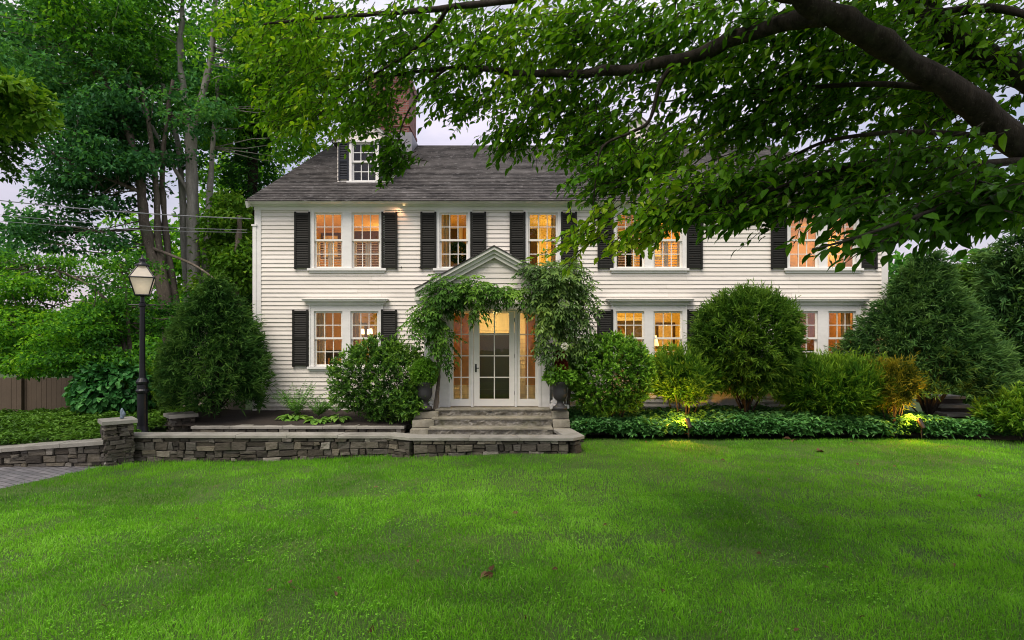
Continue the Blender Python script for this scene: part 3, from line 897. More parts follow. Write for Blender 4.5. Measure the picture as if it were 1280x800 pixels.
# topiary on a stand in the upper window, chandelier, lamps
tp = thing('topiary', 'round dark green topiary ball standing inside the upper window above the porch', 'plant', (hx(571), WY + .45, 3.1))
mb = MB(); n = 1500; q = norm(rng.normal(size=(n, 3))); c = np.array([hx(571), WY + .45, hz(312)])
mb.leaves(c + q * .24 * rng.uniform(.8, 1, (n, 1)), q + rng.normal(size=(n, 3)) * .5, rng.normal(size=(n, 3)), .07, .035, rng.random(n) * .5)
mb.build('foliage', M['yew_dark'], tp)
MB().tube([(hx(571), WY + .45, 3.45), (hx(571), WY + .45, hz(314))], .02).build('stem', M['bark_brown'], tp)
MB().lathe((hx(571), WY + .45, 3.1), [(.0, 0), (.11, 0), (.15, .3), (.17, .36), (.14, .36), (0, .33)]).build('pot', M['urn'], tp)

cpos = np.array([hx(456), WY + 1.25, 2.05])
cd = thing('chandelier', 'lit candle chandelier hanging inside the lower left window', 'chandelier', cpos)
mb = MB().tube([cpos + [0, 0, .9], cpos + [0, 0, -.05]], .012); mb.lathe(cpos, [(0, -.2), (.05, -.16), (.03, -.08), (.06, -.02), (.02, .05), (.015, .3)], 12)
arms_ = []
for k in range(6):
    a = k * 1.047 + .3; e = cpos + np.array([math.cos(a) * .36, math.sin(a) * .36, 0.02])
    mb.tube([cpos + [0, 0, -.08], cpos + np.array([math.cos(a) * .2, math.sin(a) * .2, -.14]), e + [0, 0, -.02], e + [0, 0, .08]], .011)
    arms_.append(e)
mb.build('arms', M['brass'], cd)
for e in arms_: MB().lathe(e + [0, 0, .08], [(0, 0), (.05, .0), (.04, .13), (0, .13)], 10).build('candle_shade', M['bulb'], cd)

def table_lamp(x, y, z, label):
    t = thing('table_lamp', label, 'lamp', (x, y, z), 'lit table lamps inside the house')
    MB().lathe((x, y, z), [(0, 0), (.09, 0), (.1, .03), (.04, .06), (.1, .2), (.08, .3), (.02, .36), (.01, .45)], 16).build('base', M['ceramic'], t, smooth=True)
    MB().lathe((x, y, z + .40), [(.18, 0), (.11, .26)], 20).build('shade', M['lamp_cloth'], t, smooth=True)
    return t
def console(x0, x1, y, zt, zb, label):
    mb = MB().box(x0, x1, y, y + .4, zt - .04, zt); 
    for x in (x0 + .03, x1 - .07):
        for yy in (y + .02, y + .34): mb.box(x, x + .04, yy, yy + .04, zb, zt - .04)
    mb.box(x0 + .04, x1 - .04, y + .03, y + .37, zt - .2, zt - .041)
    tag(mb.build('console_table', M['wood_dark'], loc=((x0 + x1) / 2, y + .2, zb)), label, 'table', 'tables inside the house')
console(hx(818), hx(850), WY + .7, 1.45, .55, 'dark table carrying a lit lamp behind the window left of the round clipped yew')
table_lamp(hx(826), WY + .9, 1.45, 'lit table lamp inside the lower window left of the round clipped yew')
console(hx(392), hx(432), WY + .8, 1.75, .55, 'dark table under the window at the lower left of the house')
console(hx(990), hx(1062), WY + .9, 1.75, .55, 'long dark table inside the lower right window')
table_lamp(hx(1003), WY + 1.1, 1.75, 'lit table lamp inside the lower window right of the round clipped yew')
# framed oval mirror seen over the shrub
mb = MB(); a = np.linspace(0, 6.283, 29); c = (hx(787), WY + 2.9, 2.15)
mb.tube(np.c_[c[0] + .42 * np.cos(a), np.full(29, c[1]), c[2] + .34 * np.sin(a)], .05, 8)
tag(mb.build('oval_frame', M['brass'], loc=c), 'round gilt frame on the wall inside the window behind the boxwood', 'frame')
# soffit light
sl = thing('soffit_light', 'small warm light under the eave above the gap left of the porch', 'light', P(505, 256, WY - .2))
MB().lathe(P(505, 256.5, WY - .17), [(.0, -.002), (.03, -.002), (.035, .008), (0, .008)], 14).build('lens', M['lamp_cloth'], sl)
spot('soffit_beam', tuple(P(500, 257.5, WY - .17)), (hx(420), WY, 2.2), 4, (1, .5, .25), 150, sl)

# ================================================================ PORTICO (part of the house) and its door
portico = part('portico', house)
PY = 12.6
xc = -.372
def bld(mb, name, mat, smooth=False): return mb.build(name, mat, portico, smooth=smooth)
GY0 = 12.3
pk = 3.96; ez = 3.06; hw = 1.66
# roof slabs
mb = MB()
for s in (-1, 1):
    n = 14
    for k in range(n):
        a, b = k / n, (k + 1) / n
        p = (xc + s * hw * (1 - a), ez + (pk - ez) * a); q = (xc + s * hw * (1 - b), ez + (pk - ez) * b)
        v = [[p[0], GY0 - .02, p[1] + .012], [p[0], WY, p[1] + .012], [q[0], WY, q[1]], [q[0], GY0 - .02, q[1]], [p[0], GY0 - .02, p[1]], [p[0], WY, p[1]]]
        mb.add(v, [[0, 1, 2, 3], [4, 5, 1, 0]])
    v = [[xc + s * hw, GY0 - .02, ez - .012], [xc, GY0 - .02, pk - .012], [xc, GY0 - .02, pk + .012], [xc + s * hw, GY0 - .02, ez + .014]]
    mb.add(v, [[0, 1, 2, 3]])
bld(mb, 'porch_roof', M['roof'])
# raking cornice: three stepped bands each side
mb = MB()
sl_ = (pk - ez) / hw
for s in (-1, 1):
    for (o0, o1, y) in ((.014, .075, GY0), (.07, .15, GY0 + .055), (.145, .235, GY0 + .10)):
        x1 = xc + s * (hw - .01)
        v = []
        for yy in (y, GY0 + .14):
            v += [[x1, yy, ez - o0 + .01 * sl_], [xc, yy, pk - o0], [xc, yy, pk - o1], [x1, yy, ez - o1]]
        mb.add(v, [[0, 1, 2, 3], [3, 2, 6, 7], [0, 3, 7, 4], [0, 4, 5, 1]])
    # soffit back to the wall and the cornice returns
    x1 = xc + s * hw
    mb.add([[x1, GY0 + .02, ez - .1], [x1, WY, ez - .1], [xc + s * 1.3, WY, ez + .05], [xc + s * 1.3, GY0 + .02, ez + .05]], [[0, 1, 2, 3]])
    mb.box(min(x1, x1 - s * .34), max(x1, x1 - s * .34), GY0 + .004, WY, ez - .235, ez - .14)
    mb.box(min(x1 - s * .03, x1 - s * .34), max(x1 - s * .03, x1 - s * .34), GY0 + .04, WY, ez - .30, ez - .236)
bld(mb, 'raking_cornice', M['trim_grey'])
mb = MB()
ty = GY0 + .2; z = ez - .3
while z < pk - .28:
    zt = z + .11; half = lambda zz: max(0, hw * (pk - .14 - zz) / (pk - ez))
    a, b = min(half(z), hw - .12), min(half(zt), hw - .12)
    mb.add([[xc - a, ty - .016, z], [xc + a, ty - .016, z], [xc + b, ty, zt], [xc - b, ty, zt], [xc - a, ty, z], [xc + a, ty, z]], [[0, 1, 2, 3], [4, 5, 1, 0]])
    z = zt
bld(mb, 'pediment', M['siding'])
mb = MB()
ze0, ze1 = PZ(387, PY), ez - .3
mb.box(xc - 1.52, xc + 1.52, GY0 + .17, WY - .05, ze0 + .16, ze1); mb.box(xc - 1.5, xc + 1.5, GY0 + .19, WY - .06, ze0, ze0 + .16)
bld(mb, 'entablature', M['trim_grey'])
FLZ = .565
for s in (-1, 1):
    cxx = xc + s * 1.37
    mb = MB().lathe((cxx, PY, 0), [(.19, FLZ), (.19, FLZ + .08), (.165, FLZ + .09), (.18, FLZ + .12), (.165, FLZ + .155), (.135, FLZ + .17), (.128, FLZ + .25), (.132, 1.3), (.112, ze0 - .14), (.13, ze0 - .12), (.12, ze0 - .1), (.15, ze0 - .05), (.16, ze0 - .04), (.16, ze0)], 28)
    mb.box(cxx - .2, cxx + .2, PY - .2, PY + .2, FLZ - .001, FLZ + .07)
    bld(mb, 'column', M['white'], False)
DY = 12.75
dx = lambda px: PX(px, DY)
dz = lambda py: PZ(py, DY)
# enclosure sides and frame
mb = MB()
for a, b in ((549.5, 560.5), (676, 687)): mb.box(dx(a), dx(b), DY - .03, WY - .03, FLZ, ze0)
mb.box(dx(560.5), dx(676), DY - .04, DY + .06, dz(389), ze0)
for a, b in ((560.5, 563), (589, 592), (643.5, 646), (673, 676)): mb.box(dx(a), dx(b), DY - .05, DY + .06, FLZ, dz(389))
mb.box(dx(560.5), dx(676), DY + .1, WY - .1, ze0 - .02, ze0 - .002)
bld(mb, 'entry_frame', M['white'])
def light_panel(a, b, gl, gr, rows, cols, name, top=390, bot=498.5):
    mb = MB(); y = DY - .02
    x0, x1, z0, z1 = dx(a), dx(b), FLZ + .012, dz(389.3)
    g0, g1, h0, h1 = dx(gl), dx(gr), dz(bot), dz(top + 1)
    mb.box(x0, g0, y, y + .045, z0, z1); mb.box(g1, x1, y, y + .045, z0, z1); mb.box(g0, g1, y + .001, y + .045, z0, h0); mb.box(g0, g1, y + .001, y + .045, h1, z1)
    for k in range(1, cols): xx = g0 + (g1 - g0) * k / cols; mb.box(xx - .011, xx + .011, y + .006, y + .035, h0, h1)
    for k in range(1, rows): zz = h0 + (h1 - h0) * k / rows; mb.box(g0, g1, y + .007, y + .034, zz - .011, zz + .011)
    o = mb.build(name, M['sash'], house)
    MB().add([[g0, y + .02, h0], [g1, y + .02, h0], [g1, y + .02, h1], [g0, y + .02, h1]], [[0, 1, 2, 3]]).build('pane', M['glass_dark'], o)
    return o
sd = light_panel(563, 589, 567, 586, 4, 2, 'sidelight'); light_panel(646, 673, 650, 669, 4, 2, 'sidelight')
door = light_panel(592.3, 643.2, 599.5, 636.5, 4, 2, 'door')
mb = MB().box(dx(594), dx(596), DY - .03, DY - .021, dz(465), dz(455)); mb.tube([(dx(595), DY - .03, dz(460)), (dx(595), DY - .08, dz(460)), (dx(599), DY - .08, dz(460))], .010, 8)
mb.build('handle', M['black_metal'], door)
for py in (400, 445, 491):
    MB().tube([(dx(643.4), DY - .03, dz(py - 2.2)), (dx(643.4), DY - .03, dz(py + 2.2))], .009, 8).build('hinge', M['black_metal'], door)
# inner door on the old front wall, seen through the glass
y = WY - .07
ix0, ix1 = xc - .5, xc + .5
M['door_dark'] = plain('green_black_door', (.022, .026, .018), .3, 0, .25)
mb = MB()
for a, b in ((ix0, ix0 + .1), (ix1 - .1, ix1)): mb.box(a, b, y, WY - .026, FLZ, 2.16)
mb.box(ix0 + .1, ix1 - .1, y, WY - .026, 2.06, 2.16); mb.box(ix0 + .1, ix1 - .1, y, WY - .026, FLZ, .85)
inner = bld(mb, 'inner_doorway', M['door_dark'])
bld(MB().box(ix0 + .1, ix1 - .1, y + .02, WY - .027, .85, 2.06), 'inner_leaf', M['door_dark'])
bld(MB().box(dx(561), dx(675.5), DY + .06, WY - .02, FLZ - .001, FLZ + .006), 'entry_floor', M['tread'])
# slats behind the sidelights, the warm interior light put into their orange colour
mb = MB()
for a, b in ((563, 590), (657, 675)):
    z = dz(482)
    while z < dz(392):
        mb.add([[dx(a), DY + .18, z], [dx(b), DY + .18, z], [dx(b), DY + .195, z + .062], [dx(a), DY + .195, z + .062]], [[0, 1, 2, 3]]); z += .06
bld(mb, 'entry_louvre', plain('orange_lit_slats', (.55, .25, .07), .5, 0, .2, 6))
pl = thing('porch_light', 'small flush ceiling light glowing inside the glazed entry', 'light', (xc, 13.3, ze0 - .05))
MB().lathe((xc, 13.3, ze0 - .13), [(0, .088), (.06, .09), (.06, .1), (0, .1)], 18).build('globe', M['bulb'], pl, smooth=True)
point('porch_bulb', (xc, 13.3, ze0 - .2), 8, (1, .66, .18), .06, pl)
point('porch_bulb', (dx(575), DY + .55, 2.2), 6, (1, .5, .12), .06, pl)
point('porch_bulb', (dx(664), DY + .55, 2.2), 5, (1, .5, .12), .06, pl)

# ================================================================ STONEWORK
def stone_face(mb, a, b, zb, zt, thick, rows_h=(.055, .165), w_=(.10, .36)):
    """dry-laid stones on both faces of a straight run from a to b (x,y); zb(t), zt(t)"""
    a, b = np.array(a, float), np.array(b, float); L = np.linalg.norm(b - a); d = (b - a) / L; nrm = np.array([d[1], -d[0]])
    H = max(zt(0) - zb(0), zt(1) - zb(1), zt(.5) - zb(.5))
    for side in (1, -1):
        z = 0
        while z < H - .01:
            h = min(rng.uniform(*rows_h), H - z)
            if H - z - h < .035: h = H - z
            x = -rng.uniform(0, .2)
            while x < L:
                w = rng.uniform(*w_); x0, x1 = max(x, 0), min(x + w, L); x += w
                if x1 - x0 < .03: continue
                t0, t1 = x0 / L, x1 / L
                hh = h
                split = 1
                if h > .085 and rng.random() < .35: split = 2
                for q in range(split):
                    s0 = z + hh * q / split; s1 = z + hh * (q + 1) / split
                    out = thick / 2 + rng.normal() * .012
                    g = .005; pts = []
                    j = lambda: rng.normal() * .011
                    fz = lambda t, s: zb(t) + (zt(t) - zb(t)) * s / H
                    xa, xb = x0 + g, x1 - g
                    ring = []
                    for (xx, ss) in ((xa, s0 + g), (xb, s0 + g), (xb, s1 - g), (xa, s1 - g)):
                        ring.append((xx + j(), fz(min(max(xx / L, 0), 1), ss) + j() * .6))
                    cxm = (xa + xb) / 2; czm = sum(r[1] for r in ring) / 4
                    v = []
                    for lev, (o, k) in enumerate(((thick / 2 - .10, 1.0), (out - .014, 1.0), (out, .9))):
                        for (xx, zz) in ring:
                            x_, z_ = cxm + (xx - cxm) * (1 - (1 - k) * min(1, .25 / max(.1, xb - xa))), czm + (zz - czm) * (1 - (1 - k) * 1.3)
                            pp = a + d * x_ + nrm * side * (o + (rng.normal() * .005 if lev == 2 else 0)); v.append([pp[0], pp[1], z_])
                    f = [[8, 9, 10, 11]]
                    for l in (0, 4):
                        for k in range(4): f.append([l + k, l + (k + 1) % 4, l + 4 + (k + 1) % 4, l + 4 + k])
                    mb.add(v, f, np.clip(rng.normal(.50, .27), 0, 1))
            z += h
    # dark core
    c = thick / 2 - .045; v = []
    for t, p in ((0, a + d * .01), (1, b - d * .01)):
        for s in (-1, 1):
            q = p + nrm * c * s
            v += [[q[0], q[1], zb(t)], [q[0], q[1], zt(t) - .002]]
    mb.add(v, [[0, 4, 5, 1], [2, 3, 7, 6], [1, 5, 7, 3], [0, 1, 3, 2], [4, 6, 7, 5]], 0)


def coping_run(mb, pts, zt, width, th, slab=.9):
    """slabs along a polyline, mitred, with narrow joints"""
    pts = [np.array(p, float) for p in pts]
    n = len(pts); nr = []
    for k in range(n):
        ds = []
        if k > 0: ds.append(norm(pts[k] - pts[k - 1]))
        if k < n - 1: ds.append(norm(pts[k + 1] - pts[k]))
        d = norm(sum(ds)); q = np.array([d[1], -d[0]])
        c = max(.5, float(np.dot(q, np.array([ds[0][1], -ds[0][0]])))); nr.append(q / c)
    for k in range(n - 1):
        L = np.linalg.norm(pts[k + 1] - pts[k]); m = max(1, int(round(L / slab)))
        e = np.linspace(0, 1, m + 1)
        if m > 1: e[1:-1] += rng.uniform(-.15, .15, m - 1) / m
        for q in range(m):
            t0, t1 = e[q], e[q + 1]; gap = .003 / L
            t0 += gap if q else 0; t1 -= gap if q < m - 1 else 0
            v = []; dz_ = rng.normal() * .0025
            for t in (t0, t1):
                p = pts[k] * (1 - t) + pts[k + 1] * t; nn = nr[k] * (1 - t) + nr[k + 1] * t
                z_ = zt(p) + dz_
                for (s, zz, ins) in ((1, z_ - th, 0), (1, z_ - .008, 0), (1, z_, .008), (-1, z_, .008), (-1, z_ - .008, 0), (-1, z_ - th, 0)):
                    w = pts[k] * 0 + p + nn * s * (width / 2 - ins); v.append([w[0], w[1], zz])
            f4 = [[i, i + 6, (i + 1) % 6 + 6, (i + 1) % 6] for i in range(6)] + [[0, 1, 4, 5], [1, 2, 3, 4], [6, 11, 10, 7], [7, 10, 9, 8]]
            mb.add(v, f4, rng.random())


def wall_thing(label, pts, zb, zt, th=.34, cop=.42, ct=.075, group='dry laid stone garden walls'):
    c = np.mean(pts, axis=0)
    t = thing('stone_wall', label, 'wall', (c[0], c[1], zb(c)), group)
    mb = MB()
    for p, q in zip(pts[:-1], pts[1:]):
        p, q = np.array(p), np.array(q)
        stone_face(mb, p, q, lambda s, p=p, q=q: zb(p + (q - p) * s), lambda s, p=p, q=q: zt(p + (q - p) * s) - ct, th)
    mb.build('stonework', M['stone'], t)
    mb = MB(); coping_run(mb, pts, zt, cop, ct); mb.build('coping', M['coping'], t)
    return t
g_low = lambda p: float(lawn_h(np.array(p[0]), np.array(p[1]))) - .08
wall_thing('long low dry stone wall with pale coping running across in front of the porch steps',
           [(-7.2, 11.14), (-2.3, 11.14), (-1.78, 10.85), (1.02, 10.84), (1.14, 10.98), (1.0, 11.75)], g_low, lambda p: .24, .31, .37, .055)
wall_thing('short low stone wall holding the planting bed just left of the porch steps', [(-6.55, 12.25), (-2.2, 12.25)], lambda p: .05, lambda p: .235, .3, .36, .05)
wall_thing('low stone wall with sloping coping along the paved driveway left of the pier', [(-13.5, 10.85), (-7.35, 10.85)], lambda p: -.36, lambda p: .195 + (p[0] + 7.35) * .075)


def pier(px, d, zt, zb, label, rot=R(42), w=.44):
    x, y = PX(px, d), d
    t = thing('stone_pier', label, 'pier', (x, y, zb), 'square stone piers of the garden walls')
    mb = MB(); cs = [np.array([math.cos(rot + k * math.pi / 2 + math.pi / 4), math.sin(rot + k * math.pi / 2 + math.pi / 4)]) * w * .7071 + [x, y] for k in range(4)]
    c = np.array([x, y])
    for k in range(4):
        a, b = cs[k], cs[(k + 1) % 4]
        m1 = (a + b) / 2; inn = norm(c - m1) * .09
        stone_face(mb, a + inn, b + inn, lambda s: zb, lambda s: zt - .07, .18, (.05, .1), (.12, .3))
    mb.build('stonework', M['stone'], t)
    mb = MB(); r = np.array([math.cos(rot), math.sin(rot)])
    coping_run(mb, [c - r * (w / 2 + .05), c + r * (w / 2 + .05)], lambda p: zt, w + .1, .07, 2); mb.build('cap', M['coping'], t)
pier(147, 10.85, PZ(524, 10.8), -.36, 'square stone pier with a slab cap where the driveway wall meets the front wall')
pier(226, 12.5, PZ(516.5, 12.5), 0, 'shorter stone pier behind the lamp post at the foot of the dark yew')

o = MB()
c = P(152.5, 523, 10.85)
for k in range(5):
    pass
o.lathe(c, [(.0, 0), (.035, 0), (.036, .03), (.026, .06), (.034, .11), (.026, .15), (.012, .185), (0, .19)], 7)
o.lathe(c + [.03, 0, .03], [(0, 0), (.03, .02), (.03, .07), (0, .12)], 8)
ob = o.build('garden_ornament', plain('blue_grey_stone', (.16, .21, .27), .5, 0, .3, 20, .3), loc=c, smooth=True)
tag(ob, 'little blue grey stone ornament standing on the cap of the driveway pier', 'ornament')

# ---- granite steps
st = thing('granite_steps', 'three rock faced granite steps leading up to the porch door', 'steps', (xc, 12.0, .13))
def rough_step(x0, x1, y0, y1, z0, z1, name, mat):
    mb = MB(); nx, nz = 64, 9
    xs_, zs_ = np.linspace(x0, x1, nx), np.linspace(z0, z1 - .03, nz)
    x, z = np.meshgrid(xs_, zs_, indexing='ij')
    dsp = (vnoise(x * 9 + z0 * 31, z * 14) - .5) * .05 + (vnoise(x * 27, z * 33 + z0 * 11) - .5) * .03 - .012
    dsp[:, -1] = 0
    y = y0 + .02 - dsp * (1 - 0 * z)
    i, j = np.meshgrid(np.arange(nx - 1), np.arange(nz - 1), indexing='ij')
    q = np.stack([i * nz + j, (i + 1) * nz + j, (i + 1) * nz + j + 1, i * nz + j + 1], -1).reshape(-1, 4)
    mb.add(np.stack([x, y, z], -1).reshape(-1, 3), q)
    for xx in (x0, x1): mb.add([[xx, y0 + .02, z0], [xx, y1, z0], [xx, y1, z1 - .03], [xx, y0 + .02, z1 - .03]], [[0, 1, 2, 3]])
    s = mb.build(name, M['granite'], st)
    mt = MB(); e = np.linspace(x0, x1, 40); k = len(e)
    fy = y0 + rng.normal(size=k) * .006
    v = np.vstack([np.c_[e, fy, np.full(k, z1 - .032)], np.c_[e, fy, np.full(k, z1 - .004)], np.c_[e, fy + .01, np.full(k, z1)], np.c_[e, np.full(k, y1), np.full(k, z1)]])
    f = [[r * k + c, r * k + c + 1, (r + 1) * k + c + 1, (r + 1) * k + c] for r in range(3) for c in range(k - 1)]
    mt.add(v, f); mt.build('tread', M['tread'], s)
rough_step(PX(535, 11.65), PX(691, 11.65), 11.65, 12.05, .1, .262, 'step', M['granite'])
rough_step(PX(539.5, 12), PX(690.5, 12), 12.0, 12.4, .263, .42, 'step', M['granite'])
rough_step(PX(544, 12.35), PX(690, 12.35), 12.35, 13.86, .421, FLZ - .001, 'step', M['granite'])
for sx, (a, b) in ((-1, (513, 538)), (1, (691.5, 713))):
    mb = MB(); zz = .1; k = 0
    while zz < .52:
        h = (.135, .15, .14)[k % 3]
        y0 = 11.75 + k * .22
        x0, x1 = PX(a, 11.9) + (.02 * k if sx < 0 else 0), PX(b, 11.9) + (.06 * k if sx < 0 else 0)
        mb.box(x0 + rng.normal() * .01, x1, y0, 13.2, zz, zz + h - .008, .5, .006); zz += h; k += 1
    c = thing('step_cheek', 'stacked stone block flanking the porch steps on the %s side' % ('urn and boxwood' if sx > 0 else 'broadleaf globe shrub'), 'stone block', ((x0 + x1) / 2, 12.3, .1), 'stone cheeks of the porch steps')
    mb.build('blocks', M['tread'], c)

# side steps by the big evergreen
ss = thing('side_steps', 'three flat stone steps climbing beside the tall blue green evergreen', 'steps', (PX(1190, 13.4), 13.4, 0))
for k, (a, b, py, d) in enumerate(((1184, 1219, 519.5, 13.0), (1177, 1220, 509, 13.35), (1166, 1207, 497.5, 13.7))):
    z = PZ(py - 2, d); x0, x1 = PX(a, d), PX(b, d)
    MB().box(x0, x1, d, d + .5, z - .06, z, .5, .004).build('tread', M['coping'], ss)
    MB().box(x0 + .03, x1 - .03, d + .05, d + .6, z - .2, z - .062, .2, .004).build('riser', M['stone'], ss)

# ================================================================ LAMP POST, FENCE, WIRES
ld = 11.75; lx = PX(178, ld); lz = lambda py: PZ(py, ld)
lp = thing('lamp_post', 'black iron lamp post with a four sided lantern standing behind the front stone wall', 'lamp post', (lx, ld, 0))
MB().lathe((lx, ld, 0), [(.13, 0), (.13, .16), (.11, .2), (.095, .3), (.092, lz(492)), (.12, lz(490)), (.125, lz(488)), (.10, lz(486)), (.095, lz(481)), (.115, lz(479)), (.118, lz(477)), (.09, lz(474)), (.06, lz(472))], 20).build('base', M['black_metal'], lp)
MB().lathe((lx, ld, 0), [(.062, lz(474)), (.052, lz(455)), (.045, lz(384)), (.062, lz(383)), (.062, lz(379)), (.04, lz(378)), (.035, lz(371)), (.07, lz(370))], 16).build('shaft', M['black_metal'], lp)
MB().tube([(lx - .25, ld - .03, lz(381)), (lx + .25, ld + .03, lz(381))], .013, 8).build('ladder_bar', M['black_metal'], lp)
rot = R(28)
def ring(r, z): return [np.array([lx + r * math.cos(rot + k * math.pi / 2 + math.pi / 4), ld + r * math.sin(rot + k * math.pi / 2 + math.pi / 4), z]) for k in range(4)]
b0, b1, b2 = ring(.165, lz(369)), ring(.30, lz(347.5)), ring(.095, lz(332))
mb = MB()
for k in range(4):
    mb.tube([b0[k], b1[k]], .014, 6); mb.tube([b1[k], b2[k]], .014, 6)
    for r in (b0, b1, b2): mb.tube([r[k], r[(k + 1) % 4]], .015, 6)
mb.add(ring(.165, lz(369) - .004), [[0, 1, 2, 3]])
frm = mb.build('lantern_frame', M['black_metal'], lp)
mb = MB()
for k in range(4):
    q = (k + 1) % 4
    mb.add([b0[k], b0[q], b1[q], b1[k]], [[0, 1, 2, 3]]); mb.add([b1[k], b1[q], b2[q], b2[k]], [[0, 1, 2, 3]])
mb.build('lantern_glass', M['lantern_glass'], lp)
MB().lathe((lx, ld, 0), [(.13, lz(333)), (.135, lz(331)), (.07, lz(329)), (.05, lz(327)), (.07, lz(325)), (.06, lz(323.5)), (.02, lz(322)), (.022, lz(320)), (0, lz(318))], 14).build('finial', M['black_metal'], lp, smooth=True)
point('lantern_fill', (lx, ld, lz(358)), .6, (1, .82, .58), .05, lp)  # added light that brightens the pale lantern panes

fn = thing('board_fence', 'weathered taupe board fence standing under the trees left of the lamp post', 'fence', (PX(60, 17), 17, -.06))
mb = MB(); x = -18
while x < -10.4:
    w = .145; mb.box(x, x + w - .006, 17 + rng.normal() * .003, 17.025, -.1, .92 + rng.normal() * .006, rng.random()); x += w
mb.build('boards', M['fence'], fn)
for px in (-60, 28, 92):
    X = PX(px, 17); MB().box(X - .05, X + .05, 16.9, 16.99, -.1, 1.0).build('post', M['fence'], fn)
fn = thing('fence_gate', 'pale wood gate panel between the dark yew and the lamp post', 'gate', (PX(250, 14.3), 14.3, -.06))
M['pale_wood'] = plain('pale_weathered_wood', (.30, .265, .225), .8, 0, .2, 3, .4)
mb = MB(); x = PX(220, 14.3)
while x < PX(300, 14.3): mb.box(x, x + .13, 14.3, 14.325, -.1, PZ(478, 14.3)); x += .135
mb.build('boards', M['pale_wood'], fn)
MB().box(PX(214, 14.3), PX(220, 14.3) - .01, 14.22, 14.34, -.1, PZ(474, 14.3)).build('post', M['white'], fn)

for (y0, y1, xe, lab, r) in ((246, 273.5, 314, 'thickest and highest of the three utility cables running to the house corner', .013), (265, 287.5, 309, 'middle of the three utility cables left of the house', .007), (274, 290.5, 309, 'lowest of the three utility cables left of the house', .006)):
    a, b = P(-80, y0 - 5.5, 15.5), P(xe, y1, 14.15); t = np.linspace(0, 1, 24)[:, None]
    pts = a + (b - a) * t - np.array([0, 0, 1]) * .10 * 4 * t * (1 - t)
    tag(MB().tube(pts, r, 6).build('utility_cable', M['wire'], loc=a), lab, 'cable', 'utility cables')

# ================================================================ GARDEN PLANTS
def shell_pts(n, c, rad, prof='ball', lump=.12, ls=6, flat=.0, inner=.25, seed=0, rnd=1.35):
    """points in the outer layer of a lumpy bush; returns points, outward normals and a 0..1 depth (1 = skin)"""
    u = rng.uniform(-1, 1, n); a = rng.uniform(0, 6.2832, n)
    if prof == 'cone':
        t = rng.beta(1.0, 1.35, n)                      # height 0..1
        r = np.where(t < .18, .80 + .2 * t / .18, 1 - ((t - .18) / .82) ** rnd) ; r = np.maximum(r, 0.04)
        q = np.c_[np.cos(a) * r, np.sin(a) * r, 2 * t - 1]
        nn = np.c_[np.cos(a), np.sin(a), np.full(n, .45)]
    else:
        s = np.sqrt(1 - u * u)
        q = np.c_[np.cos(a) * s, np.sin(a) * s, u]
        if prof == 'dome': q[:, 2] = np.where(q[:, 2] < 0, q[:, 2] * .6, q[:, 2])
        nn = q.copy()
    k = 1 + lump * sn3(q + seed * 7.3, ls * .5) + lump * .6 * sn3(q + seed * 3.1, ls * 1.3) + lump * .35 * sn3(q + seed, ls * 3)
    dep = 1 - inner * rng.random(n) ** 1.6
    p = np.array(c) + q * np.array(rad) * (k * dep)[:, None]
    nn = norm(nn / np.array(rad))
    return p, nn, (dep - 1 + inner) / inner, k


